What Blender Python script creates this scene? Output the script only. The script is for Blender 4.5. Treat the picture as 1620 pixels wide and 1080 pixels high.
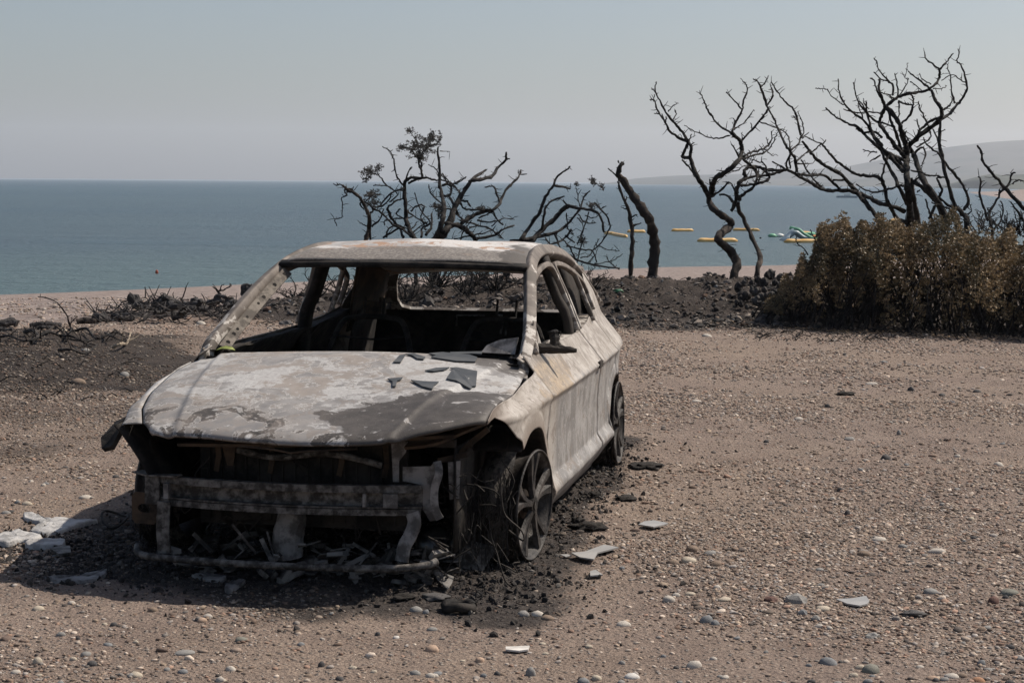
import bpy, math, random
import numpy as np
from mathutils import Vector, Matrix, noise as mnoise
random.seed(7); RNG = np.random.RandomState(7)
R = math.radians
scene = bpy.context.scene
for o in list(bpy.data.objects): bpy.data.objects.remove(o)
col = scene.collection

# ------------------------------------------------------------------ camera
FPX, CAMH, PITCH, ROLL = 2800.0, 1.54, 0.0900, R(0.42)      # focal length in pixels of a 1620 px wide picture
cam_data = bpy.data.cameras.new("camera"); cam = bpy.data.objects.new("camera", cam_data); col.objects.link(cam)
cam_data.sensor_width = 36.0; cam_data.lens = 36.0 * FPX / 1620.0
cam_data.clip_start = 0.1; cam_data.clip_end = 40000
cam.matrix_world = Matrix.Translation((0, 0, CAMH)) @ Matrix.Rotation(R(90) - PITCH, 4, 'X') @ Matrix.Rotation(ROLL, 4, 'Z')
scene.camera = cam
# ------------------------------------------------------------------ light
SUN = Vector((0.74, 0.36, 1.0)).normalized()                 # from the ground towards the sun
ELEV = math.asin(SUN.z); AZ = math.atan2(SUN.x, SUN.y)
world = bpy.data.worlds.new("World"); scene.world = world; world.use_nodes = True
wn = world.node_tree.nodes; wl = world.node_tree.links; wn.clear()
sky = wn.new('ShaderNodeTexSky'); sky.sky_type = 'NISHITA'; sky.sun_disc = False
sky.sun_elevation = ELEV; sky.sun_rotation = AZ; sky.altitude = 0
sky.air_density = 1.0; sky.dust_density = 1.9; sky.ozone_density = 2.2
hsv = wn.new('ShaderNodeHueSaturation'); hsv.inputs['Saturation'].default_value = 0.9
bg = wn.new('ShaderNodeBackground'); bg.inputs['Strength'].default_value = 0.082
wo = wn.new('ShaderNodeOutputWorld')
wl.new(sky.outputs[0], hsv.inputs['Color']); wl.new(hsv.outputs[0], bg.inputs['Color']); wl.new(bg.outputs[0], wo.inputs['Surface'])
sl = bpy.data.lights.new("sun", 'SUN'); so = bpy.data.objects.new("sun", sl); col.objects.link(so)
sl.energy = 5.0; sl.angle = R(0.55); sl.color = (1.0, 0.91, 0.80)
so.rotation_euler = SUN.to_track_quat('Z', 'Y').to_euler(); so.location = (0, 0, 50)
scene.view_settings.view_transform = 'Standard'; scene.view_settings.look = 'None'
scene.view_settings.exposure = 0.15; scene.view_settings.gamma = 1.0; scene.view_settings.use_curve_mapping = False
scene.cycles.volume_bounces = 1; scene.cycles.max_bounces = 6
scene.cycles.use_denoising = True

# ------------------------------------------------------------------ from the photograph's pixels to places in the world
def ray(px, py):
    X = px - 810.0; Y = py - 540.0; cr, sr = math.cos(ROLL), math.sin(ROLL)
    x = X * cr + Y * sr; y = -X * sr + Y * cr; c, s = math.cos(PITCH), math.sin(PITCH); up = -y / FPX
    return Vector((x / FPX, c + up * s, -s + up * c))
def at(px, py, Y): r = ray(px, py); return Vector((0, 0, CAMH)) + r * (Y / r.y)
def ground(px, py, z=0.0): r = ray(px, py); return Vector((0, 0, CAMH)) + r * ((z - CAMH) / r.z)

# ------------------------------------------------------------------ helpers
def tag(o, label=None, cat=None, group=None, kind=None):
    if label: o['label'] = label
    if cat: o['category'] = cat
    if group: o['group'] = group
    if kind: o['kind'] = kind
    return o
def empty(name, loc=(0, 0, 0), rz=0.0):
    o = bpy.data.objects.new(name, None); o.location = loc; o.rotation_euler = (0, 0, rz); o.empty_display_size = 0.1
    col.objects.link(o); return o
def link_mesh(name, me, mat=None, parent=None):
    o = bpy.data.objects.new(name, me); col.objects.link(o)
    if mat is not None and not me.materials: me.materials.append(mat)
    if parent is not None: o.parent = parent
    return o
def smooth(me, on=True):
    me.polygons.foreach_set('use_smooth', [on] * len(me.polygons))

def hash2(ix, iy, seed):
    h = (ix.astype(np.int64) * 374761393 + iy.astype(np.int64) * 668265263 + seed * 974634777) & 0x7fffffff
    h = ((h ^ (h >> 13)) * 1274126177) & 0x7fffffff
    return ((h ^ (h >> 16)) & 0xffff) / 65535.0
def vnoise(x, y, seed=0):
    ix = np.floor(x); iy = np.floor(y); fx = x - ix; fy = y - iy
    fx = fx * fx * (3 - 2 * fx); fy = fy * fy * (3 - 2 * fy)
    a = hash2(ix, iy, seed); b = hash2(ix + 1, iy, seed); c = hash2(ix, iy + 1, seed); d = hash2(ix + 1, iy + 1, seed)
    return (a * (1 - fx) + b * fx) * (1 - fy) + (c * (1 - fx) + d * fx) * fy
def fbm(x, y, octv=4, seed=0):
    s = 0; a = 0.5; t = 0
    for i in range(octv):
        s = s + a * vnoise(x * 2 ** i, y * 2 ** i, seed + i * 17); t += a; a *= 0.55
    return s / t
def sstep(a, b, x):
    t = np.clip((x - a) / (b - a), 0, 1); return t * t * (3 - 2 * t)

class MB:
    """collects faces for one mesh object"""
    def __init__(s): s.v = []; s.f = []
    def add(s, vs, fs):
        n = len(s.v); s.v += [tuple(p) for p in vs]; s.f += [tuple(i + n for i in f) for f in fs]; return s
    def grid(s, fn, us, vs, close=False):
        P = [fn(a, b) for b in vs for a in us]; nu = len(us); F = []
        for j in range(len(vs) - 1):
            for i in range(nu - 1): F.append((j * nu + i, j * nu + i + 1, (j + 1) * nu + i + 1, (j + 1) * nu + i))
            if close: F.append((j * nu + nu - 1, j * nu, (j + 1) * nu, (j + 1) * nu + nu - 1))
        return s.add(P, F)
    def box(s, c, sz, rot=None):
        x, y, z = sz[0] / 2, sz[1] / 2, sz[2] / 2; c = Vector(c)
        P = [Vector((a, b, d)) for a in (-x, x) for b in (-y, y) for d in (-z, z)]
        if rot is not None: P = [rot @ p for p in P]
        return s.add([c + p for p in P], [(0, 1, 3, 2), (4, 6, 7, 5), (0, 4, 5, 1), (2, 3, 7, 6), (0, 2, 6, 4), (1, 5, 7, 3)])
    def tube(s, path, rad, n=8, cap=True, jit=0.0):
        path = [Vector(p) for p in path]; m = len(path)
        if not hasattr(rad, '__len__'): rad = [rad] * m
        P = []; nrm = None
        for i, p in enumerate(path):
            t = (path[min(i + 1, m - 1)] - path[max(i - 1, 0)])
            t = t.normalized() if t.length > 1e-9 else Vector((0, 0, 1))
            if nrm is None:
                nrm = t.orthogonal().normalized()
            else:
                nrm = (nrm - t * nrm.dot(t)); nrm = nrm.normalized() if nrm.length > 1e-6 else t.orthogonal().normalized()
            b = t.cross(nrm)
            for k in range(n):
                a = 2 * math.pi * k / n; rr = rad[i] * (1 + (random.uniform(-jit, jit) if jit else 0))
                P.append(p + (nrm * math.cos(a) + b * math.sin(a)) * rr)
        F = [(i * n + k, i * n + (k + 1) % n, (i + 1) * n + (k + 1) % n, (i + 1) * n + k) for i in range(m - 1) for k in range(n)]
        if cap: F += [tuple(range(n))[::-1], tuple((m - 1) * n + k for k in range(n))]
        return s.add(P, F)
    def ribbon(s, path, width, thick, up, rnd=0.0):
        """bar of rectangular (optionally rounded) section along a path; up = direction of its thickness (one or per point)"""
        path = [Vector(p) for p in path]; m = len(path)
        W = width if hasattr(width, '__len__') else [width] * m
        U = [Vector(u) for u in up] if isinstance(up, list) else [Vector(up)] * m
        if rnd: sec = [(-.5, -.5 + rnd), (-.5, .5 - rnd * 1.2), (-.5 + rnd * .5, .5 - rnd * .2), (-.5 + rnd, .5), (.5 - rnd, .5), (.5 - rnd * .5, .5 - rnd * .2), (.5, .5 - rnd * 1.2), (.5, -.5 + rnd), (.5 - rnd, -.5), (-.5 + rnd, -.5)]
        else: sec = [(-.5, -.5), (-.5, .5), (.5, .5), (.5, -.5)]
        n = len(sec); P = []
        for i, p in enumerate(path):
            t = (path[min(i + 1, m - 1)] - path[max(i - 1, 0)]).normalized(); u = U[i]; u = (u - t * u.dot(t)).normalized(); b = t.cross(u)
            for (a, c) in sec: P.append(p + b * a * W[i] + u * c * thick)
        F = [(i * n + k, i * n + (k + 1) % n, (i + 1) * n + (k + 1) % n, (i + 1) * n + k) for i in range(m - 1) for k in range(n)]
        F += [tuple(range(n))[::-1], tuple((m - 1) * n + k for k in range(n))]
        return s.add(P, F)
    def plate(s, poly, thick):
        """flat polygon (3-D points, one plane) with thickness"""
        P = [Vector(p) for p in poly]; n = len(P); nr = Vector((0, 0, 0))
        for i in range(n): nr += P[i].cross(P[(i + 1) % n])
        nr.normalize(); Q = [p + nr * thick for p in P]
        return s.add(P + Q, [tuple(range(n))[::-1], tuple(range(n, 2 * n))] + [(i, (i + 1) % n, n + (i + 1) % n, n + i) for i in range(n)])
    def build(s, name, mat, parent=None, smooth_on=False, solid=0.0, offset=-1, fix=True):
        me = bpy.data.meshes.new(name); me.from_pydata(s.v, [], s.f); me.update()
        if fix:
            import bmesh
            bm = bmesh.new(); bm.from_mesh(me); bmesh.ops.recalc_face_normals(bm, faces=bm.faces); bm.to_mesh(me); bm.free()
        smooth(me, smooth_on)
        o = link_mesh(name, me, mat, parent)
        if solid: m = o.modifiers.new('thickness', 'SOLIDIFY'); m.thickness = solid; m.offset = offset
        return o
def catmull(pts, per=5):
    P = [Vector(p) for p in pts]
    if len(P) < 3: return [P[0].lerp(P[-1], i / per) for i in range(per + 1)]
    out = []
    for i in range(len(P) - 1):
        p0 = P[max(i - 1, 0)]; p1 = P[i]; p2 = P[i + 1]; p3 = P[min(i + 2, len(P) - 1)]
        for k in range(per):
            t = k / per
            out.append(0.5 * ((2 * p1) + (p2 - p0) * t + (2 * p0 - 5 * p1 + 4 * p2 - p3) * t * t + (3 * p1 - p0 - 3 * p2 + p3) * t ** 3))
    out.append(P[-1]); return out
def blob_mesh(name, seed, sub=2, flat=0.55, amp=0.25, freq=1.3, sharp=False):
    import bmesh
    bm = bmesh.new(); bmesh.ops.create_icosphere(bm, subdivisions=sub, radius=1.0)
    for v in bm.verts:
        n = mnoise.noise(v.co * freq + Vector((seed * 7.3, seed * 3.1, 0)))
        v.co *= 1 + amp * n * 2
        if sharp:
            v.co.x = round(v.co.x * 2.2) / 2.2 * 0.5 + v.co.x * 0.5; v.co.z = round(v.co.z * 2.2) / 2.2 * 0.5 + v.co.z * 0.5
        v.co.z *= flat
    me = bpy.data.meshes.new(name); bm.to_mesh(me); bm.free(); smooth(me, not sharp); return me

# ------------------------------------------------------------------ node graphs written as expressions
class S:
    """a socket that can be added, multiplied and compared"""
    def __init__(s, g, sock): s.g = g; s.k = sock
    def _m(s, op, o=None, c=None, clamp=False, rev=False):
        n = s.g.nt.nodes.new('ShaderNodeMath'); n.operation = op; n.use_clamp = clamp
        a, b = (o, s) if rev else (s, o)
        for i, x in enumerate((a, b, c)):
            if x is None: continue
            if isinstance(x, S): s.g.nt.links.new(x.k, n.inputs[i])
            else: n.inputs[i].default_value = x
        return S(s.g, n.outputs[0])
    def __add__(s, o): return s._m('ADD', o)
    __radd__ = __add__
    def __sub__(s, o): return s._m('SUBTRACT', o)
    def __rsub__(s, o): return s._m('SUBTRACT', o, rev=True)
    def __mul__(s, o): return s._m('MULTIPLY', o)
    __rmul__ = __mul__
    def __truediv__(s, o): return s._m('DIVIDE', o)
    def clamp(s): return s._m('ADD', 0.0, clamp=True)
    def abs(s): return s._m('ABSOLUTE')
    def max(s, o): return s._m('MAXIMUM', o)
    def min(s, o): return s._m('MINIMUM', o)
    def pow(s, o): return s._m('POWER', o)
    def step(s, a, b):
        n = s.g.nt.nodes.new('ShaderNodeMapRange'); n.interpolation_type = 'SMOOTHSTEP'
        n.inputs[1].default_value = a; n.inputs[2].default_value = b
        s.g.nt.links.new(s.k, n.inputs[0]); return S(s.g, n.outputs[0])
class G:
    def __init__(g, name):
        g.mat = bpy.data.materials.new(name); g.mat.use_nodes = True; g.nt = g.mat.node_tree; g.nt.nodes.clear()
        g.out = g.nt.nodes.new('ShaderNodeOutputMaterial'); g.bsdf = g.nt.nodes.new('ShaderNodeBsdfPrincipled')
        g.nt.links.new(g.bsdf.outputs[0], g.out.inputs[0]); g.tc = g.nt.nodes.new('ShaderNodeTexCoord')
        g.obj = g.tc.outputs['Object']; g._xyz = None
        g.bsdf.inputs['Specular IOR Level'].default_value = 0.25
    def xyz(g):
        if g._xyz is None:
            n = g.nt.nodes.new('ShaderNodeSeparateXYZ'); g.nt.links.new(g.obj, n.inputs[0]); g._xyz = [S(g, n.outputs[i]) for i in range(3)]
        return g._xyz
    def vec(g, scale=(1, 1, 1), loc=(0, 0, 0), rot=(0, 0, 0), src=None):
        n = g.nt.nodes.new('ShaderNodeMapping'); n.inputs['Scale'].default_value = scale; n.inputs['Location'].default_value = loc; n.inputs['Rotation'].default_value = rot
        g.nt.links.new(src or g.obj, n.inputs[0]); return n.outputs[0]
    def noise(g, scale, detail=4, rough=0.55, dist=0.0, vec=None, color=False):
        n = g.nt.nodes.new('ShaderNodeTexNoise'); n.inputs['Scale'].default_value = scale; n.inputs['Detail'].default_value = detail
        n.inputs['Roughness'].default_value = rough; n.inputs['Distortion'].default_value = dist
        g.nt.links.new(vec or g.obj, n.inputs['Vector']); return n.outputs[1] if color else S(g, n.outputs[0])
    def voro(g, scale, feature='F1', out=0, vec=None, rnd=1.0):
        n = g.nt.nodes.new('ShaderNodeTexVoronoi'); n.feature = feature; n.inputs['Scale'].default_value = scale; n.inputs['Randomness'].default_value = rnd
        g.nt.links.new(vec or g.obj, n.inputs['Vector']); return S(g, n.outputs[out])
    def attr(g, name, kind='GEOMETRY', out=0):
        n = g.nt.nodes.new('ShaderNodeAttribute'); n.attribute_type = kind; n.attribute_name = name; return n.outputs[out]
    def sep(g, c):
        n = g.nt.nodes.new('ShaderNodeSeparateColor'); g.nt.links.new(c, n.inputs[0]); return [S(g, n.outputs[i]) for i in range(3)]
    def mix(g, f, a, b, mode='MIX'):
        n = g.nt.nodes.new('ShaderNodeMix'); n.data_type = 'RGBA'; n.blend_type = mode
        for i, x in ((0, f), (6, a), (7, b)):
            if isinstance(x, S): g.nt.links.new(x.k, n.inputs[i])
            elif isinstance(x, (int, float)): n.inputs[i].default_value = x
            elif isinstance(x, tuple): n.inputs[i].default_value = (*x[:3], 1)
            else: g.nt.links.new(x, n.inputs[i])
        return n.outputs[2]
    def set(g, name, x):
        i = g.bsdf.inputs[name]
        if isinstance(x, S): g.nt.links.new(x.k, i)
        elif isinstance(x, tuple): i.default_value = (*x[:3], 1)
        elif isinstance(x, (int, float)): i.default_value = x
        else: g.nt.links.new(x, i)
    def bump(g, h, strength=0.5, dist=0.01, prev=None):
        n = g.nt.nodes.new('ShaderNodeBump'); n.inputs['Strength'].default_value = strength; n.inputs['Distance'].default_value = dist
        g.nt.links.new(h.k, n.inputs['Height'])
        if prev: g.nt.links.new(prev, n.inputs['Normal'])
        g.nt.links.new(n.outputs[0], g.bsdf.inputs['Normal']); return n.outputs[0]
def simple(name, c1, c2=None, scale=8, rough=0.8, bump=0.3, bdist=0.01, detail=5, metallic=0.0, lo=0.4, hi=0.6):
    g = G(name); n = g.noise(scale, detail, 0.65)
    g.set('Base Color', g.mix(n.step(lo, hi), c1, c2 or c1)); g.set('Roughness', rough); g.set('Metallic', metallic)
    if bump: g.bump(g.noise(scale * 4, detail, 0.7), bump, bdist)
    return g.mat
# ================================================================== TERRAIN, SEA, HILLS, HAZE
SEA = -2.5
CARX, CARY, CARYAW = -0.728, 7.296, 0.1872
SHX = np.array([-900, -200, -60, -17.4, -10, 7.1, 13.5, 60, 90, 110, 255, 600, 1400]); SHY = np.array([-500, 10, 45, 60, 69, 85, 88, 135, 230, 365, 1000, 1900, 2600])
def shore(x): return np.interp(x, SHX, SHY)
def car_uv(x, y):
    c, s = math.cos(CARYAW), math.sin(CARYAW); return (x - CARX) * c - (y - CARY) * s, (x - CARX) * s + (y - CARY) * c
def height(x, y, fine=True):
    x = np.asarray(x, float); y = np.asarray(y, float); ys = shore(x)
    t = (y - 18.0) / np.maximum(ys - 18.0, 1.0)
    z = np.where(t > 0, SEA * t, 0.0); z = np.maximum(z, -6 - 0 * z)
    z = np.where(y < -500, 0, z)
    # far land on the bay's right rises a little behind its beach
    back = np.clip((ys - y) / 60, 0, 4); z = z + np.where((y > 140), sstep(0.6, 4, back) * 6.0, 0)
    # the burnt bank between car park and beach
    cx = np.interp(x, [-9, -5.2, -3.2, -1.5, 0.5, 2.2, 4.2, 9, 16, 25], [0, 0.03, 0.16, 0.36, 0.50, 0.44, 0.47, 0.55, 0.5, 0.3])
    cy = np.interp(x, [-6, 0, 6, 14], [22.0, 23.2, 23.8, 24.5])
    w = np.where(y < cy, 3.4, 3.0); b = np.clip(1 - np.abs(y - cy) / w, 0, 1); b = b * b * (3 - 2 * b)
    z = z + cx * b * (0.86 + 0.28 * fbm(x * 0.9, y * 0.9, 4, 5))
    if fine:
        near = (y < 40) & (y > 0)
        bb = np.clip(cx * b * 4, 0, 1)
        z = z + np.where(near, (fbm(x * 3.1, y * 3.1, 5, 11) - 0.5) * (0.022 + 0.16 * bb) + (fbm(x * 12, y * 12, 3, 91) - 0.5) * (0.010 + 0.09 * bb), 0)
        z = z + np.where(near, (fbm(x * 0.5, y * 0.5, 3, 21) - 0.5) * 0.07 * sstep(4, 9, y), 0)
        # mound of burnt soil on the left, ash round the wreck
        m = np.exp(-(((x + 4.1) / 1.1) ** 2 + ((y - 14.8) / 2.6) ** 2)); z = z + m * (0.10 + 0.08 * fbm(x * 4, y * 4, 4, 3))
        u, v = car_uv(x, y); a = sstep(1.25, 0.75, np.abs(u + 0.1)) * sstep(-1.3, -0.7, v) * sstep(3.6, 3.0, v)
        z = z * (1 - 0.8 * a) + a * (fbm(x * 9, y * 9, 4, 31) - 0.45) * 0.05
    return z
def make_ground():
    xs = list(np.arange(-5.6, 7.4, 0.03)); d = 0.04
    while xs[-1] < 4000: xs.append(xs[-1] + d); d *= 1.07
    L = []; x = -5.6; d = 0.04
    while x > -1500: x -= d; L.append(x); d *= 1.07
    xs = np.array(L[::-1] + xs)
    ys = []; y = 4.6
    while y < 27: ys.append(y); y += max(0.022, 0.0042 * y)
    d = 0.15
    while y < 3200: ys.append(y); y += d; d *= 1.06
    L = []; y = 4.6; d = 0.04
    while y > -60: y -= d; L.append(y); d *= 1.12
    ys = np.array(L[::-1] + ys)
    X, Y = np.meshgrid(xs, ys); Z = height(X, Y); nx, ny = len(xs), len(ys)
    sink = Y > shore(X) + 60; Z = np.where(sink, -7.0, Z)
    co = np.stack([X, Y, Z], -1).reshape(-1, 3)
    i = np.arange(nx * ny).reshape(ny, nx); f = np.stack([i[:-1, :-1], i[:-1, 1:], i[1:, 1:], i[1:, :-1]], -1).reshape(-1, 4)
    sk = sink.reshape(-1); f = f[~sk[f].all(1)]
    me = bpy.data.meshes.new('ground'); me.vertices.add(len(co)); me.vertices.foreach_set('co', co.ravel())
    me.loops.add(f.size); me.loops.foreach_set('vertex_index', f.ravel().astype(np.int32))
    me.polygons.add(len(f)); me.polygons.foreach_set('loop_start', np.arange(0, f.size, 4, dtype=np.int32)); me.polygons.foreach_set('loop_total', np.full(len(f), 4, np.int32))
    me.update(calc_edges=True); smooth(me)
    x, y = co[:, 0], co[:, 1]; n1 = fbm(x * 1.3, y * 1.3, 5, 41); n2 = fbm(x * 0.45, y * 0.45, 4, 51)
    # burn: the bank, the strip below the shrubs, the patch on the left
    edge = np.interp(x, [-6, -3.2, -2.0, 1.5, 4, 8], [20.6, 20.2, 19.6, 18.9, 18.8, 17.6])
    burn = sstep(-0.5, 0.5, y - edge + (n1 - 0.5) * 2.0) * sstep(31, 26, y + (n2 - .5) * 6) * sstep(-5.6, -4.0, x + (n1 - .5) * 2)
    patch = sstep(1.15, 0.75, np.sqrt(((x + 4.7) / 2.5) ** 2 + ((y - 14.6) / 2.9) ** 2) + (n1 - 0.5) * 0.9)
    burn = np.maximum(burn, patch); soot = .42 * sstep(-1.6, -2.6, x + (n2 - .5) * 2.5) * sstep(8.6, 10.5, y + (n1 - .5) * 2) * sstep(18, 16.5, y) * (.5 + n1); burn = np.maximum(burn, soot)
    u, v = car_uv(x, y)
    du = np.maximum(np.abs(u) - 0.82, 0); dv = np.maximum(np.maximum(-0.7 - v, v - 3.5), 0); dist = np.sqrt(du ** 2 + dv ** 2)
    ash = sstep(0.50, 0.05, dist + (n1 - 0.5) * 0.9 + 0.10 * sstep(.6, 1.0, u) * sstep(-.3, .4, v)) * (1 - .35 * sstep(.8, 1.1, u) * sstep(-.1, .6, v))
    u2 = np.exp(-(((u + 1.15) / 0.55) ** 2 + ((v + 0.25) / 0.55) ** 2)); ash = np.maximum(ash, sstep(0.35, 0.8, u2 + (n1 - .5) * .6) * 0.8)
    beach = sstep(-0.6, 1.2, y - np.interp(x, [-8, -4.5, -2.5, 5], [18.0, 19.5, 21.5, 27]) + (n1 - .5) * 1.5)
    beach = beach * (1 - .75 * sstep(45, 110, shore(x) - y) * (y > 130)); burn = np.maximum(burn, .45 * sstep(45, 110, shore(x) - y) * (y > 130) * n2 * 1.4)
    c = np.stack([burn, beach, ash, np.ones_like(burn)], -1).astype(np.float32)
    at_ = me.color_attributes.new('zone', 'FLOAT_COLOR', 'POINT'); at_.data.foreach_set('color', c.ravel())
    return me, (x, y, burn, ash)
def ground_material():
    g = G('gravelly_soil'); z = g.sep(g.attr('zone')); burn, beach, ash = z
    big = g.noise(0.35, 5, 0.6); mid = g.noise(2.2, 6, 0.65); fine = g.noise(26, 6, 0.7); grit = g.noise(120, 3, 0.7)
    v = g.voro(42); vc = g.nt.nodes.new('ShaderNodeTexVoronoi'); vc.inputs['Scale'].default_value = 42; g.nt.links.new(g.obj, vc.inputs['Vector'])
    cell = g.sep(vc.outputs['Color'])[0]
    soil = g.mix(mid.step(.35, .65), (0.225, 0.168, 0.140), (0.325, 0.250, 0.205))
    soil = g.mix(big.step(.38, .62), soil, g.mix(0.5, soil, (0.34, 0.26, 0.195)))
    soil = g.mix(fine.step(.45, .75), soil, (0.185, 0.148, 0.126))
    soil = g.mix((v.step(.32, .2) * cell.step(.45, .6)), soil, g.mix(cell.step(.5, 1.), (0.17, 0.15, 0.14), (0.42, 0.37, 0.32)))
    v9 = g.voro(95); soil = g.mix((v9.step(.42, .62)) * .45, soil, (0.11, 0.086, 0.075)); soil = g.mix(g.noise(60, 5, .75).step(.57, .66) * .5, soil, (0.36, 0.30, 0.25))
    soil = g.mix(grit.step(.56, .68) * 0.55, soil, (0.42, 0.35, 0.28))
    soil = g.mix(grit.step(.44, .34) * 0.55, soil, (0.075, 0.06, 0.053))
    pv = g.nt.nodes.new('ShaderNodeTexVoronoi'); pv.inputs['Scale'].default_value = 9; g.nt.links.new(g.vec((1, 0.55, 1)), pv.inputs['Vector'])
    pc = g.sep(pv.outputs['Color'])[0]
    sand = g.mix(pc.step(0, 1), (0.16, 0.13, 0.12), (0.33, 0.28, 0.255)); sand = g.mix(mid.step(.4, .7), sand, (0.26, 0.205, 0.18))
    c = g.mix(beach, soil, sand)
    char = g.mix(mid.step(.3, .7), (0.018, 0.016, 0.0155), (0.052, 0.043, 0.038)); char = g.mix(fine.step(.55, .75), char, (0.15, 0.12, 0.095))
    c = g.mix((burn * (0.75 + 0.5 * mid)).clamp().step(0.2, 0.8) * 0.93, c, char)
    ashc = g.mix(fine.step(.35, .7), (0.020, 0.018, 0.018), (0.075, 0.066, 0.060)); ashc = g.mix(grit.step(.6, .7) * .5, ashc, (0.22, 0.2, 0.18))
    c = g.mix((ash * (0.55 + 0.9 * fine)).clamp().step(0.15, 0.75) * 0.92, c, ashc)
    g.set('Base Color', c); g.set('Roughness', 0.95); g.set('Specular IOR Level', 0.15)
    h = fine * 0.8 + grit * 0.35 + v.step(.5, .1) * 0.5 * cell
    g.bump(h, 1.0, 0.03); return g.mat
gme, gdat = make_ground()
ground_obj = link_mesh('ground', gme, ground_material()); tag(ground_obj, kind='structure')

def sea_material():
    g = G('sea_water'); a = g.noise(1.5, 6, 0.7, 0.2, g.vec((0.75, 1.0, 1))); b = g.noise(0.06, 4, 0.6, 0.5, g.vec((0.35, 1.0, 1))); c = g.noise(0.008, 4, 0.6, 0, g.vec((0.3, 1.0, 1)))
    y = g.xyz()[1]; x = g.xyz()[0]
    near = g.mix((y - x * 1.0).step(70, 150), (0.070, 0.122, 0.124), (0.052, 0.092, 0.112))
    colr = g.mix(c.step(.35, .65), near, g.mix(0.5, near, (0.022, 0.055, 0.085)))
    colr = g.mix(b.step(.5, .66) * 0.35, colr, (0.03, 0.085, 0.115))
    colr = g.mix((a - .5).max(0.0).step(.04, .16) * .5, colr, (0.075, 0.11, 0.12)); colr = g.mix(a.step(.46, .36) * .35, colr, (0.012, 0.032, 0.045))  # ripple light and shade painted in: paler crests, darker troughs
    g.set('Base Color', colr); g.set('Roughness', 0.32); g.set('IOR', 1.33); g.set('Specular IOR Level', 0.5)
    g.bump(a + b * 2.5, 1.0, 0.55); return g.mat
m = MB(); XS = [-16000, -6000, -2000, -600, -150, 0, 150, 600, 2000, 6000, 16000]; YS = [-600, 0, 40, 200, 800, 3000, 9000, 22000]
m.grid(lambda a, b: (a, b, SEA), XS, YS); tag(m.build('sea', sea_material()), kind='structure')

def ridge(name, sky, Y, depth, base, mat, seed, rough):
    """a range of hills: a heightfield whose crest follows the skyline, with its own front slope and back slope"""
    px = np.array([p[0] for p in sky]); py = np.array([p[1] for p in sky])
    us = np.linspace(px[0], px[-1], 160); vs = np.linspace(-1, 1, 17); mb = MB(); P = []
    hh = [at(u, float(np.interp(u, px, py)), Y) for u in us]
    for t in vs:
        for i, u in enumerate(us):
            p = hh[i]; k = (1 - abs(t)) ** 0.8 if t < 0 else (1 - t) ** 1.2
            n = float(fbm(np.array([p.x * 6 / Y + t * 0.8]), np.array([t * 3.0]), 4, seed)[0]) - 0.5
            z = base + (p.z - base) * k + n * rough * (p.z - base) * k * (0.15 + abs(t))
            P.append((p.x + n * Y * 0.01, p.y + t * depth, max(z, base - 1)))
    nu = len(us); F = [(j * nu + i, j * nu + i + 1, (j + 1) * nu + i + 1, (j + 1) * nu + i) for j in range(len(vs) - 1) for i in range(nu - 1)]
    mb.add(P, F); o = mb.build(name, mat, smooth_on=True); tag(o, kind='structure'); return o
hillm = simple('dry_hillside', (0.040, 0.050, 0.046), (0.080, 0.084, 0.076), 0.004, 0.95, 0, detail=8)
ridge('hills', [(930, 291), (970, 289), (1010, 282), (1060, 278), (1100, 276), (1180, 274), (1240, 270), (1300, 266), (1350, 261), (1400, 251), (1450, 242), (1500, 233), (1560, 226), (1620, 221), (1700, 222), (1850, 232), (2100, 240)], 4600, 900, SEA, hillm, 3, 1.6)
ridge('coastal_hill', [(1190, 296.5), (1240, 294), (1300, 289), (1350, 284), (1420, 281), (1500, 280), (1560, 276), (1620, 268), (1800, 260), (2100, 270)], 3300, 500, SEA, hillm, 9, 1.0)

woodm = simple('wooded_hillside', (0.030, 0.040, 0.028), (0.06, 0.07, 0.045), 0.03, 0.95, 0, detail=8)
ridge('wooded_hill', [(1512, 312), (1524, 303), (1535, 286), (1548, 279), (1565, 276), (1580, 279), (1600, 277), (1620, 276), (1700, 272), (1900, 280)], 2000, 230, SEA, woodm, 14, 1.8)
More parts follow.
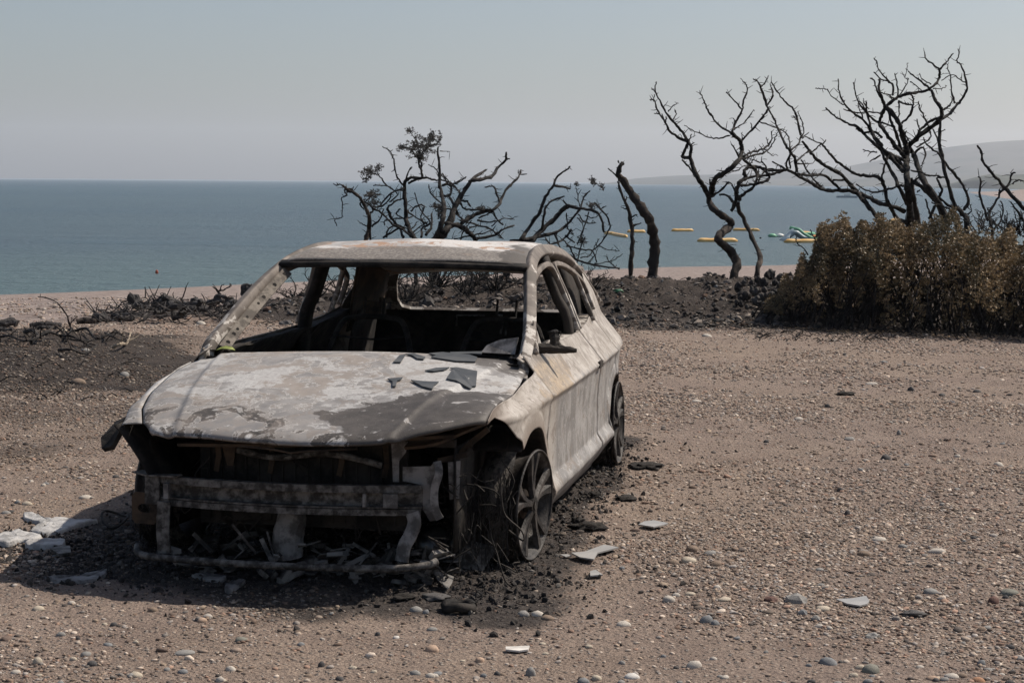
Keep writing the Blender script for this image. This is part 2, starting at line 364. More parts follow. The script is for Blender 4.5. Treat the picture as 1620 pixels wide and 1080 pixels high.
# ================================================================== THE BURNT-OUT CAR (its own frame: x = across, y = backwards, z = up)
def ip(x, a, b): return float(np.interp(x, a, b))
def burnt_paint(name, zone):
    g = G(name); u, v, w = g.xyz()
    nb = g.noise(2.6, 9, 0.62, 0.9, g.vec((1, 1.25, 1.1), (3.1, 1.7, 0.4))); nb2 = g.noise(5.5, 8, 0.6, 1.4, g.vec((1, 1, 1), (9.1, 4.7, 2.4)))
    nm = g.noise(14, 7, 0.65, 0.3); nf = g.noise(70, 6, 0.72); nff = g.noise(230, 3, 0.7)
    fleck = g.voro(85).step(0.16, 0.05) * g.noise(7, 3).step(.5, .62)
    flake_edge = (nb - 0.505).abs().step(0.012, 0.0)
    if zone == 'hood':
        grey = g.mix(nm.step(.35, .65), (0.185, 0.177, 0.172), (0.265, 0.254, 0.244)); grey = g.mix(nb2.step(.42, .62) * .6, grey, (0.29, 0.245, 0.205))
        pale = g.mix(nf.step(.3, .7), (0.31, 0.303, 0.295), (0.43, 0.42, 0.408))
        patchy = (nb + (nb2 - .5) * .45 + (nm - 0.5) * 0.30 + (nf - .5) * 0.16)
        c = g.mix(patchy.step(.495, .54) * (nf.step(.25, .5) * .3 + .62), grey, pale); c = g.mix(g.noise(45, 6, .75).step(.58, .66) * .5, c, (0.13, 0.115, 0.105)); c = g.mix(g.noise(9, 8, .7, .8, g.vec((1, 1, 1), (5, 5, 5))).step(.56, .62) * .5, c, (0.21, 0.175, 0.145))
        c = g.mix((nb2 + (nf - .5) * .16 - .502).abs().step(.014, .004) * .6, c, (0.50, 0.49, 0.47))
        wob = (nb2 - 0.5) * 0.40 + (nm - 0.5) * 0.22 + (nf - .5) * .07
        d1 = ((v * -1.0) - 0.475 + (u - 0.12).max(0.0) * 0.62 + wob).step(0.0, 0.022); d2 = (u - 0.02 - ((v * -1.0) - 0.5).max(0.0) * 0.9 + wob * 0.8).step(0.0, 0.03)
        d3 = ((u - 0.50) + (v - 0.30) * 0.8 + wob * 1.3).step(0.0, 0.03) * (v - .18 + wob).step(0, .04)
        d4 = ((v * -1.0) - 0.44 + wob * 1.2).step(.04, .09) * ((nb2 + (nf - .5) * .25).step(.515, .535))
        dark = (d1 * d2).max(d3 * .9).max(d4)
        holes = ((nb2 + nm * .5).step(.86, .9)).max(g.noise(24, 5, .6, .6).step(.66, .69))
        dc = g.mix(nm.step(.35, .65), (0.052, 0.046, 0.041), (0.082, 0.072, 0.065)); dc = g.mix(nff.step(.62, .72), dc, (0.25, 0.235, 0.22))
        c = g.mix(dark * (1.0 - holes * .8), c, dc)
        brn = ((v * -1.0) - 0.30 + (nb - .5) * .6).step(.05, .3) * (u * -1.0 + 0.2).step(0, .3); c = g.mix(brn * nm.step(.4, .6) * .55, c, (0.20, 0.17, 0.145))
        wh = g.voro(4.1, vec=g.vec((1, 1, 1), (.2, .63, 0))).step(.13 , .10) * dark * nf.step(.35, .5); c = g.mix(wh, c, (0.62, 0.60, 0.57))
        rough = 0.62
    elif zone == 'roof':
        grey = g.mix(nm.step(.35, .65), (0.27, 0.26, 0.255), (0.40, 0.385, 0.37)); pale = g.mix(nf.step(.3, .7), (0.42, 0.41, 0.40), (0.60, 0.57, 0.54))
        c = g.mix((nb + (nf - .5) * .3).step(.46, .54), grey, pale); c = g.mix((nb2 + (nf - .5) * .45).step(.56, .60), c, (0.33, 0.21, 0.14)); c = g.mix(nf.step(.60, .66), c, (0.10, 0.085, 0.075))
        dk = ((v * -1.0) + 1.36 + (nm - .5) * .3 + (nf - .5) * .12).step(0, .05); c = g.mix(dk * .9, c, g.mix(nf.step(.45, .6), (0.105, 0.092, 0.08), (0.23, 0.205, 0.18)))
        d2 = (u - .44 + (nm - .5) * .35).step(0, .05) * ((v * -1.0) + 1.62 + (nb - .5)).step(0, .1); c = g.mix(d2 * .9, c, (0.07, 0.062, 0.055))
        rough = 0.75
    elif zone == 'side':
        streak = g.noise(16, 7, 0.7, 0.5, g.vec((1, .55, 0.30))); streak2 = g.noise(34, 5, 0.7, 0, g.vec((1, .6, 0.35), (2, 1, 3)))
        cream = g.mix(nb.step(.38, .62), (0.26, 0.228, 0.195), (0.395, 0.362, 0.325))
        grey = g.mix(streak.step(.4, .6), (0.180, 0.172, 0.165), (0.30, 0.289, 0.277)); grey = g.mix(nf.step(.57, .64) * .7, grey, (0.14, 0.125, 0.115)); grey = g.mix(streak2.step(.58, .66) * .5, grey, (0.42, 0.40, 0.38))
        isdoor = ((v - 0.40).step(0, .25)); c = g.mix(isdoor * (w * -1.0 + .66 + (nm - .5) * .2).step(0, .06), cream, grey)
        rust = g.mix(nm.step(.4, .6), (0.24, 0.185, 0.125), (0.36, 0.26, 0.15))
        r1 = ((v - 0.62).abs() * -1.0 + .36 + (nb2 - .5) * 1.1).step(0, .07) * (w - .60).step(0, .04) * (w * -1.0 + .77).step(0, .03); c = g.mix(r1 * .65, c, rust)
        scar = (nb2 + (nm - .5) * .4).step(.585, .60); c = g.mix(scar * .6, c, (0.165, 0.135, 0.11)); seam = ((v - .36).abs().min((v - 1.85).abs()) * -1.0 + .035 + (nb2 - .5) * .12).step(0, .03); c = g.mix(seam * .6, c, (0.13, 0.10, 0.08)); c = g.mix(g.noise(30, 7, .75).step(.53, .62) * .55, c, (0.165, 0.138, 0.116)); c = g.mix(g.noise(55, 5, .7, 0, g.vec((1, 1, 1), (7, 7, 7))).step(.60, .66) * .7, c, (0.52, 0.49, 0.455)); up_ = ((w - .66) + (nm - .5) * .12).step(0, .03); c = g.mix(up_ * g.noise(20, 6, .7, .4).step(.46, .56) * .55, c, (0.15, 0.125, 0.105))
        frnt = ((v * -1.0) - .28 + (nb - .5) * .35).step(0, .22); c = g.mix(frnt * .8, c, (0.15, 0.115, 0.09))
        dots = g.voro(46).step(.13, .07) * g.noise(4, 4, vec=g.vec((1, 1, 1), (4, 4, 4))).step(.48, .6); c = g.mix(dots * .8, c, (0.085, 0.07, 0.06))
        pch = ((w * -1.0) + .165 + (nm - .5) * .14 + (nb2 - .5) * .25).step(0, .008) * (v - .4).step(0, .1); c = g.mix(pch * .8, c, (0.15, 0.135, 0.125))
        soot = ((w - .735) + (nm - .5) * .10).step(0, .05) * (v - .42).step(0, .1) * ((v - .75).abs() * -1.0 + .42).step(0, .2); c = g.mix(soot * .55, c, (0.075, 0.062, 0.052))
        rim = ((v * v + (w - .19) * (w - .19)).pow(.5) - .352).step(.075, .01) * .75; c = g.mix(rim, c, (0.22, 0.18, 0.15))
        rough = 0.58
    else:   # pillars and rails
        base = g.mix(nm.step(.35, .65), (0.110, 0.093, 0.080), (0.195, 0.167, 0.143)); flk = (nb2 + (nm - .5) * .5 + (nf - .5) * .12 - (w - .95) * .45)
        c = g.mix(flk.step(.535, .56), base, g.mix(nf.step(.35, .65), (0.36, 0.33, 0.295), (0.48, 0.45, 0.41)))
        c = g.mix((nb + (nm - .5) * .3).step(.56, .60), c, (0.085, 0.072, 0.06)); c = g.mix(nf.step(.6, .68) * .8, c, (0.10, 0.085, 0.07)); rough = 0.7
    c = g.mix(fleck * .8, c, (0.06, 0.05, 0.045)); c = g.mix(nff.step(.6, .7) * .25, c, (0.12, 0.11, 0.10))
    g.set('Base Color', c); g.set('Roughness', rough); g.set('Specular IOR Level', 0.35); g.set('Metallic', 0.0)
    g.bump((nb2 * .04 + nm * .06 + nf * .16 + nff * .12) if zone == 'side' else (nb2 * .12 + nm * .2 + nf * .25 + nff * .12), 0.5, 0.005); return g.mat
M_HOOD = burnt_paint('burnt_bonnet_steel', 'hood'); M_ROOF = burnt_paint('burnt_roof_steel', 'roof'); M_SIDE = burnt_paint('burnt_side_steel', 'side'); M_RAIL = burnt_paint('burnt_pillar_steel', 'rail')
M_CHAR = simple('charred_metal', (0.012, 0.011, 0.0105), (0.040, 0.034, 0.029), 9, 0.85, 0.5, 0.01)
M_RUST = simple('rusty_charred_metal', (0.024, 0.018, 0.014), (0.075, 0.050, 0.033), 7, 0.85, 0.4, 0.008)
M_BEAM = simple('scaly_bumper_steel', (0.030, 0.026, 0.023), (0.185, 0.170, 0.155), 24, 0.6, 0.6, 0.006, detail=9, lo=.40, hi=.66)
M_PALE = simple('pale_burnt_bracket', (0.085, 0.078, 0.074), (0.25, 0.235, 0.225), 13, 0.6, 0.4, 0.006, lo=.40, hi=.6)
M_RIM = simple('scorched_alloy', (0.020, 0.018, 0.017), (0.068, 0.060, 0.054), 14, 0.5, 0.6, 0.008, lo=.4, hi=.62)
M_WIRE = simple('tyre_wire', (0.015, 0.013, 0.012), (0.10, 0.085, 0.07), 30, 0.7, 0.6, 0.01)
M_GLASSB = simple('sooty_glass', (0.055, 0.06, 0.065), (0.085, 0.088, 0.09), 6, 0.55, 0.15, 0.003)
M_ALU = simple('melted_aluminium', (0.26, 0.255, 0.25), (0.44, 0.43, 0.42), 14, 0.6, 0.6, 0.01, metallic=0.0)

car = empty('burnt_car', (CARX, CARY, 0), -CARYAW)
tag(car, 'burnt-out hatchback with no windows, bumper or tyres standing on bare wheels in ash', 'car')
ARF, ARR = (0.0, 0.19, 0.352), (2.56, 0.15, 0.345)
def plan(v): return ip(v, [-.78, -.6, -.4, -.2, 0, .35, 1, 2, 2.6, 3.0, 3.3, 3.5], [.60, .748, .80, .832, .845, .852, .862, .862, .85, .815, .765, .69])
def prof(w): return ip(w, [.0, .06, .10, .16, .205, .225, .27, .45, .60, .632, .645, .70, .75, .79, .84, 1.16], [-.11, -.085, -.060, -.022, .006, .004, -.024, -.024, -.011, .007, -.006, -.050, -.090, -.120, -.139, -.262])
def side_u(v, w):
    u = plan(v) + prof(w)
    for (cv, cw, r) in (ARF, ARR):
        d = math.hypot(v - cv, w - cw) - r
        if d < .07 and w > .12: u += .016 * (1 - max(d, 0) / .07) ** 0.5 * min(1, max(0, (w - .12) / .1))
    return u
def belt(v): return ip(v, [.36, .5, 1.8, 2.2, 2.46, 2.6], [.80, .79, .79, .81, .84, .86])
def sill(v): return .098 - .034 * (v - .58)
def arch_w(v, A):
    d = A[2] ** 2 - (v - A[0]) ** 2; return A[1] + math.sqrt(d) if d > 0 else -9
def cols(a, b, n, A=None):
    L = list(np.linspace(a, b, n))
    if A:
        for th in np.linspace(0, math.pi, 33): 
            x = A[0] + A[2] * math.cos(th)
            if a < x < b: L.append(x)
        for e in (A[0] - A[2] - .0015, A[0] + A[2] + .0015):
            if a < e < b: L.append(e)
    return sorted(set(round(x, 5) for x in L))
def skin(name, sg, vs, bot, top, mat, rows=84, inset=0.0, solid=.004, tilt=None):
    mb = MB(); ts = np.linspace(0, 1, rows)
    P = []
    for t in ts:
        for v in vs:
            b, tp = bot(v), top(v); w = b + (tp - b) * t; uu = side_u(v, w) - inset
            dn = .0035 * math.sin(v * 9 + w * 7) * math.sin(w * 13 + v * 3); uu += dn * .5
            e = min(abs(v - vs[0]), abs(v - vs[-1]), (tp - w) + .004)
            if e < .008: uu -= (.008 - e) * .8
            P.append((sg * uu, v, w))
    n = len(vs); F = [(j * n + i, j * n + i + 1, (j + 1) * n + i + 1, (j + 1) * n + i) for j in range(rows - 1) for i in range(n - 1)]
    if sg < 0: F = [f[::-1] for f in F]
    mb.add(P, F); return mb.build(name, mat, car, smooth_on=True, solid=solid, offset=-1, fix=False)
def hood_w(u, v):
    c = ip(v, [-.80, -.72, -.65, -.5, -.3, 0, .2, .42], [.560, .588, .607, .648, .698, .752, .782, .800])
    k = abs(u) / .75; w = c - .042 * k ** 3
    cr = .655 - .235 * (0.42 - v) / 1.2 if v < .42 else .655            # crease line
    d = cr - abs(u); w += .012 * (1 / (1 + math.exp(max(-30, min(30, -d / .006))))) - .007 + .005 * math.exp(-(d / .014) ** 2)
    s = lambda x: max(0, min(1, x)) ** 2 * (3 - 2 * max(0, min(1, x)))
    if u > 0: w += .085 * s((u - .22) / .55) * s((-.05 - v) / .5)
    else: w += .012 * s((-u - .3) / .4) * s((.0 - v) / .5)
    w += .006 * math.sin(u * 5 + 1) * math.sin(v * 6) ; return w
def hood_half(v, sg): return ip(v, [-.72, -.6, -.45, -.2, .1, .3, .42], [.68, .757, .762, .760, .757, .743, .722]) if sg > 0 else ip(v, [-.72, -.6, -.45, -.2, .1, .3, .42], [.50, .60, .665, .725, .762, .762, .742])
def hood_front(s): # v of the front edge for s in -1..1
    return ip(s, [-1, -.9, -.6, 0, .6, .85, 1], [-.67, -.705, -.735, -.785, -.765, -.69, -.59])
def build_hood():
    ss = np.linspace(-1, 1, 181); ts = np.linspace(0, 1, 61); mb = MB(); P = []
    for t in ts:
        for s in ss:
            vf = hood_front(s); vr = .345 + .075 * abs(s) ** 2.5; v = vr + (vf - vr) * t
            h = hood_half(v, s); u = s * h; w = hood_w(u, v)
            e = (1 - abs(s)) * .75
            if e < .02: w -= (.02 - e) * .35
            if t > .97: w -= (t - .97) * .45
            if t > .5: w += .004 * math.sin(u * 23 + 2) * (t - .5)
            P.append((u, v, w))
    n = len(ss); mb.add(P, [(j * n + i, j * n + i + 1, (j + 1) * n + i + 1, (j + 1) * n + i) for j in range(60) for i in range(n - 1)])
    return mb.build('bonnet', M_HOOD, car, smooth_on=True, solid=.010, offset=-1, fix=True)
hood = build_hood()
for v_ in hood.data.polygons: pass
if hood.data.polygons[4000].normal.z < 0: hood.data.flip_normals()
# two buckled ribs of the bonnet's inner frame, seen under its edge
mb = MB(); mb.ribbon([(s * .5, -.70 + .12 * abs(s), .545 + .03 * s) for s in np.linspace(-.9, 1.25, 16)], .05, .012, (0, 0, 1)); mb.tube([(-.15, -.76, .545), (-.02, -.765, .538), (.05, -.77, .528), (.12, -.77, .538), (.3, -.74, .548)], .004, 6)
mb.build('bonnet_frame', M_RUST, hood)
for sg in (1, -1):
    def ftop(v): 
        return hood_w(sg * (hood_half(v, sg) + .006), v) - .006 if v < .40 else .80
    def fu_top(v): return hood_half(v, sg) + .006
    vs = [v for v in cols(-.595, .358, 60, ARF)]
    def fbot(v):
        if v < -.20: return ip(v, [-.60, -.48, -.35, -.20], [ftop(-.595) - .012, ftop(-.48) - .030, .597, .512])
        a = arch_w(v, ARF); return a if a > 0 else .085
    rows = 26; P = []; mb = MB()
    for t in np.linspace(0, 1, rows):
        for v in vs:
            b, tp = fbot(v), ftop(v); w = b + (tp - b) * t; k = max(0, (w - .60) / max(tp - .60, .01)); k = min(1, k); kk = k * k * (3 - 2 * k)
            uu = side_u(v, min(w, .64)) * (1 - kk) + fu_top(v) * kk + .0025 * math.sin(v * 19 + w * 11)
            m_ = sstep(.02, .33, v); uu = uu * (1 - m_) + side_u(v, w) * m_
            if sg < 0 and v < .25:
                f_ = sstep(.25, 0.0, v); us_ = side_u(v, min(b, .6)) - .045 * min(1, max(0, -v) / .5); uu = uu * (1 - f_) + f_ * (fu_top(v) + (us_ - fu_top(v)) * (1 - t ** 2.4) ** .55)
            P.append((sg * uu, v, w))
    n = len(vs); F = [(j * n + i, j * n + i + 1, (j + 1) * n + i + 1, (j + 1) * n + i) for j in range(rows - 1) for i in range(n - 1)]
    if sg < 0: F = [f[::-1] for f in F]
    mb.add(P, F); mb.build('front_wing', M_SIDE if sg > 0 else M_HOOD, car, smooth_on=True, solid=.004, offset=-1, fix=False)  # left wing takes the greyer bonnet paint: its shaded side put into colour
    # inner edge of the wheel arch and dark inner wing behind it
    mb = MB(); th = np.linspace(-.25, math.pi * .70, 24)
    mb.grid(lambda a, b: (sg * (side_u(ARF[0] + ARF[2] * math.cos(a), ARF[1] + ARF[2] * math.sin(a)) - .004 - b), ARF[0] + (ARF[2] + .003) * math.cos(a), ARF[1] + (ARF[2] + .003) * math.sin(a)), th, [0, .02, .12, .24]); mb.build('wheel_arch_liner', M_CHAR, car, smooth_on=True, solid=.004)
    mb = MB(); mb.grid(lambda a, b: (sg * (.60 - .03 * math.sin(a * 5)), a, b), np.linspace(-.50, .40, 14), [.12, .3, .42, .53]); mb.build('inner_wing', M_CHAR, car, smooth_on=True, solid=.006)
    # doors: outer skins, inner skins, and the panel below them
    fd = cols(.368, 1.845, 60); fb = lambda v: sill(v) + .045; skin('front_door', sg, fd, fb, belt, M_SIDE)
    rd = cols(1.858, 2.498, 26, ARR)
    def rb(v): a = arch_w(v, ARR); return max(a + .02, sill(v) + .045) if a > 0 else sill(v) + .045
    skin('rear_door', sg, rd, rb, belt, M_SIDE)
    skin('sill', sg, cols(.36, 2.21, 30), sill, lambda v: sill(v) + .041, M_SIDE, 6, inset=.006)
    for (a, b, nm) in ((.42, 1.80, 'door_inner_panel'), (1.92, 2.45, 'door_inner_panel')):
        mb = MB(); mb.grid(lambda x, t: (sg * (side_u(x, max(.2, sill(x) + .06 + (belt(x) - sill(x) - .065) * t)) - .075 + .012 * math.sin(x * 9) * math.sin(t * 7)), x, sill(x) + .06 + (belt(x) - sill(x) - .065) * t), np.linspace(a, b, 20), np.linspace(0, 1, 14))
        mb.build(nm, M_CHAR, car, smooth_on=True, solid=.004)
    mb = MB(); mb.grid(lambda x, t: (sg * (side_u(x, belt(x)) - .003 - .075 * t), x, belt(x) - .012 + .004 * math.sin(x * 20)), np.linspace(.40, 2.48, 30), [0, .4, 1]); mb.build('door_top_ledge', M_RAIL if sg > 0 else M_CHAR, car, solid=.004)
    mb = MB(); mb.grid(lambda x, t: (sg * (.60 + .10 * (1 - t) ** .5 * (t < .9)), x, .12 + .70 * t), np.linspace(2.46, 3.36, 12), np.linspace(0, 1, 8)); mb.build('rear_inner_panel', M_CHAR, car, smooth_on=True, solid=.006)
    # rear quarter with the rearmost pillar
    qt = lambda v: ip(v, [2.50, 2.60, 2.72, 2.9, 3.21, 3.5], [.842, .96, 1.045, .995, .855, .665])
    def qb(v): a = arch_w(v, ARR); return a if a > 0 else (.06 if v < ARR[0] else ip(v, [2.9, 3.5], [.10, .26]))
    skin('rear_wing', sg, cols(2.508, 3.50, 40, ARR), qb, qt, M_SIDE, 30)
    mb = MB(); th = np.linspace(0, math.pi, 24)
    mb.grid(lambda a, b: (sg * (side_u(ARR[0] + ARR[2] * math.cos(a), ARR[1] + ARR[2] * math.sin(a)) - .004 - b), ARR[0] + (ARR[2] + .003) * math.cos(a), ARR[1] + (ARR[2] + .003) * math.sin(a)), th, [0, .02, .12, .26]); mb.build('wheel_arch_liner', M_CHAR, car, smooth_on=True, solid=.004)
    # roof rail from windscreen foot to tail
    rp = catmull([(.712, .35, .69), (.717, .44, .795), (.704, .60, .872), (.662, .85, 1.003), (.612, 1.12, 1.118), (.580, 1.35, 1.168), (.560, 1.65, 1.192), (.562, 2.1, 1.174), (.576, 2.5, 1.115), (.606, 2.9, .985), (.636, 3.17, .862)], 6)
    rp = [Vector((sg * p.x, p.y, p.z)) for p in rp]; mb = MB()
    mb.ribbon(rp, [ip(p.y, [.3, .5, 1.1, 1.5, 2.6, 3.4], [.050, .050, .052, .062, .066, .07]) for p in rp], .048, [Vector((sg * (.8 if p.y > 1.1 else .42), -.62 if p.y < 1.0 else ip(p.y, [1.0, 1.3], [-.62, 0]), .62)) for p in rp], rnd=.13); mb.build('side_rail', M_RAIL, car, smooth_on=True)
    if sg < 0:
        ipth = catmull([(-.655, .46, .79), (-.642, .60, .862), (-.602, .85, .992), (-.560, 1.08, 1.105)], 5); mb = MB(); mb.ribbon(ipth, .048, .010, (.45, -.70, .55)); ipo = mb.build('pillar_inner_face', simple('scorched_primer', (.075, .063, .052), (.185, .16, .132), 16, .75, .4, .004), car)
        for t_ in (2, 4, 5, 7, 9, 10, 12, 14): 
            q_ = Vector(ipth[t_]); mb = MB(); n_ = Vector((.45, -.70, .55)).normalized(); mb.tube([q_ + n_ * .002, q_ + n_ * .0075], .007 if t_ % 2 else .010, 10); mb.build('hole', M_CHAR, ipo)  # raised dark discs imitate the shade inside punched holes
    gu = lambda w: .740 - (w - .79) * .385
    def wf(pts, wid=.034, th_=.030, inset=0.0): return [(sg * (gu(w) - inset), v, w) for v, w in pts]
    up = Vector((sg, 0, .38))
    mb = MB(); mb.ribbon(catmull(wf([(.57, .795), (.76, .925), (.98, 1.045), (1.24, 1.104), (1.50, 1.130), (1.66, 1.126), (1.735, 1.085), (1.785, .95), (1.800, .795)]), 5), .027, .026, up, rnd=.12); mb.build('front_window_frame', M_RAIL, car, smooth_on=True)
    mb = MB(); mb.ribbon(catmull(wf([(1.865, .795), (1.845, .95), (1.785, 1.10), (1.86, 1.124), (2.12, 1.096), (2.36, 1.038), (2.47, .98), (2.49, .85)]), 5), .026, .026, up, rnd=.12)
    mb.ribbon(catmull(wf([(2.30, 1.070), (2.345, .95), (2.365, .80)]), 4), .022, .024, up); mb.build('rear_window_frame', M_RAIL, car, smooth_on=True)
    mb = MB(); mb.ribbon(catmull([(sg * .56, 1.74, 1.17), (sg * .63, 1.78, .98), (sg * .70, 1.80, .78), (sg * .73, 1.80, .12)], 5), .135, .05, (sg, 0, .35), rnd=.2); mb.build('centre_pillar', M_CHAR, car, smooth_on=True)
    mb = MB(); mb.grid(lambda a, b: (sg * (.56 + .11 * (1 - b) + .02 * math.sin(a * 8)), a + (1 - b) * .16 - .05, .70 + .40 * b - max(0, a - 2.6) * .25 * b), np.linspace(2.35, 2.95, 10), np.linspace(0, 1, 10)); mb.build('rear_pillar_inner', M_RUST if sg < 0 else M_CHAR, car, smooth_on=True, solid=.01)
    # seam between wing, door and pillar: the plate at the windscreen foot
    mb = MB(); mb.grid(lambda a, b: (sg * (.700 + (side_u(a, .79) - .704) * b), a, ip(a, [.36, .56], [.795, .835]) - .02 * b), np.linspace(.33, .575, 8), np.linspace(0, 1, 5)); mb.build('windscreen_corner', M_SIDE, car, smooth_on=True, solid=.006)

# roof skin with front and rear headers
def roof_w(u, v):
    e = ip(v, [1.10, 1.2, 1.35, 1.65, 2.1, 2.5, 2.9, 3.05], [1.155, 1.178, 1.203, 1.226, 1.210, 1.155, 1.045, .985]); k = min(1, abs(u) / .56)
    return e + (.014 + .010 * min(1, (v - 1.1) * 2)) * (1 - k ** 2.2) - .030 * max(0, (k - .80) / .2) ** 2 - .010 * math.exp(-((u + .1) ** 2 + (v - 2.0) ** 2) / .08) + .004 * math.sin(u * 9 + v * 5)
mb = MB(); ss = np.linspace(-1, 1, 41); vv = np.linspace(0, 1, 50)
mb.grid(lambda s, t: (s * ip(1.1 + 1.92 * t, [1.1, 1.35, 1.65, 2.1, 2.5, 3.02], [.630, .598, .580, .582, .594, .622]), 1.105 + 1.92 * t - .045 * (1 - s * s) * (1 - t), roof_w(s * .56, 1.1 + 1.92 * t)), ss, vv)
roof = mb.build('roof', M_ROOF, car, smooth_on=True, solid=.006, offset=-1)
if roof.data.polygons[900].normal.z < 0: roof.data.flip_normals()
mb = MB(); mb.ribbon([(s * .60, 1.11 - .045 * (1 - s * s), 1.139 + .012 * (1 - s * s)) for s in np.linspace(-1, 1, 21)], .05, .030, (0, -.35, 1), rnd=.2); mb.build('windscreen_header', M_CHAR, car, smooth_on=True)
# tailgate: frame round the rear window, lower skin, bumperless back panel
def tg(u, w): return 3.02 + (1.06 - w) * .95 - .03 * (u / .6) ** 2
RW = [(-.44, 1.045), (.44, 1.045), (.505, 1.02), (.535, .95), (.555, .85), (.54, .805), (.49, .79), (-.49, .79), (-.54, .805), (-.555, .85), (-.535, .95), (-.505, 1.02)]
RO = [(-.50, 1.085), (.50, 1.085), (.585, 1.06), (.605, .95), (.63, .85), (.64, .80), (.60, .73), (-.60, .73), (-.64, .80), (-.63, .85), (-.605, .95), (-.585, 1.06)]
mb = MB(); n = len(RW)
mb.add([(a, tg(a, b), b) for a, b in RO] + [(a, tg(a, b) - .01, b) for a, b in RW], [(i, (i + 1) % n, n + (i + 1) % n, n + i) for i in range(n)])
tgo = mb.build('tailgate', M_RAIL, car, solid=.02)
mb = MB(); mb.grid(lambda a, b: (a * ip(b, [0, 1], [.60, .66]), 3.33 + .10 * math.sin(min(b, .5) * math.pi) - .05 * a * a, .735 - .50 * b), np.linspace(-1, 1, 15), np.linspace(0, 1, 12)); mb.build('tailgate_skin', M_SIDE, tgo, smooth_on=True, solid=.006)
mb = MB(); mb.ribbon([(s * .6, 3.38 - .04 * s * s, .24) for s in np.linspace(-1, 1, 9)], .10, .03, (0, 1, 0)); mb.build('rear_bumper_beam', M_BEAM, car)
# floor, firewall, scuttle, parcel edge, seats
mb = MB(); mb.box((0, 1.75, .115), (1.46, 2.75, .03)); mb.box((0, 1.55, .17), (.22, 2.2, .10)); mb.build('floor_pan', M_CHAR, car)
mb = MB(); mb.grid(lambda a, b: (a, .47 - .06 * math.sin(b * 3), .12 + .63 * b), np.linspace(-.70, .70, 9), np.linspace(0, 1, 6)); mb.build('bulkhead', M_CHAR, car, smooth_on=True, solid=.01)
mb = MB(); mb.grid(lambda a, b: (a, .36 + .20 * b, .765 - .03 * math.sin(b * math.pi) + .0 * a), np.linspace(-.70, .70, 15), np.linspace(0, 1, 6)); mb.build('scuttle', M_CHAR, car, smooth_on=True, solid=.006)
mb = MB(); mb.tube([(s * .68, .82 - .02 * math.cos(s * 3), .665 + .01 * math.sin(s * 6)) for s in np.linspace(-1, 1, 13)], .028, 10); mb.box((.05, .80, .55), (.20, .05, .22)); mb.box((-.1, .72, .42), (.25, .18, .3)); mb.box((.42, .76, .58), (.3, .12, .1)); mb.build('dashboard_beam', M_CHAR, car)
mb = MB(); mb.tube([(.36, .66, .56), (.36, .95, .71)], .026, 10); mb.build('steering_column', M_CHAR, car)
for sx in (-.34, .36):
    st = MB(); lean = .22
    def q(a, h): return (sx + a, 1.62 + lean * h, .30 + .55 * h)
    st.tube(catmull([q(-.22, 0), q(-.23, .5), q(-.17, .9), q(-.08, .97), q(.08, .97), q(.17, .9), q(.23, .5), q(.22, 0)], 4), .015, 7)
    for h in (.15, .32, .5, .66, .8): st.tube([q(-.21, h), q(0, h - .03), q(.21, h)], .006, 5)
    st.tube([q(-.05, .95), q(-.05, 1.15)], .007, 6); st.tube([q(.05, .95), q(.05, 1.15)], .007, 6)
    st.box((sx, 1.38, .27), (.46, .46, .03)); st.tube([(sx - .22, 1.15, .18), (sx - .22, 1.62, .20)], .018, 6); st.tube([(sx + .22, 1.15, .18), (sx + .22, 1.62, .20)], .018, 6); st.build('seat_frame', M_CHAR, car)
rs = MB(); rs.grid(lambda a, b: (a, 2.62 + .28 * b + .012 * math.sin(a * 21), .30 + .49 * b), np.linspace(-.60, .60, 30), np.linspace(0, 1, 8)); rso = rs.build('rear_seat_back', M_CHAR, car, solid=.012)
mb = MB(); mb.box((-.12, 2.845, .752), (.006, .02, .05)); mb.box((-.04, 2.845, .775), (.16, .015, .008)); mb.box((-.12, 2.845, .73), (.012, .02, .03)); mb.box((.13, 2.84, .765), (.03, .02, .04)); mb.ribbon([(.16, 2.82, .775), (.145, 2.79, .68)], .012, .006, (0, 1, 0)); mb.ribbon([(.175, 2.82, .77), (.175, 2.79, .67)], .010, .006, (0, 1, 0)); mb.build('seat_bracket', M_BEAM, rso)
mb = MB(); mb.box((-.50, 2.45, .84), (.12, .05, .07)); mb.box((-.455, 2.42, .85), (.015, .05, .10)); mb.build('belt_reel', M_RUST, car)
mb = MB(); mb.plate([(.50, .55, .79), (.66, .50, .79), (.665, .56, .86), (.58, .58, .845), (.52, .58, .82)], .004); mb.build('screen_remnant', M_PALE, car)
mb = MB(); mb.plate([(.725, .60, .80), (.735, .76, .795), (.722, .68, .88), (.712, .635, .93)], .004); mb.build('window_remnant', M_RAIL, car)
# mirror stump
mb = MB(); mb.tube(catmull([(.70, .66, .80), (.76, .68, .805), (.83, .70, .800), (.90, .71, .795)], 4), [.026, .026, .026, .025, .024, .023, .022, .021, .019, .017, .015, .012, .008], 9, jit=.14); mb.tube(catmull([(.80, .70, .80), (.80, .71, .835), (.795, .72, .865), (.79, .72, .882)], 3), [.030, .028, .026, .024, .023, .022, .022, .021, .020, .016], 9, jit=.15); mb.tube([(.765, .72, .874), (.825, .72, .876)], .006, 5); mb.build('door_mirror_stump', M_CHAR, car)
mb = MB(); mb.box((.866, 1.735, .632), (.012, .10, .032)); mb.build('door_handle_recess', M_CHAR, car)

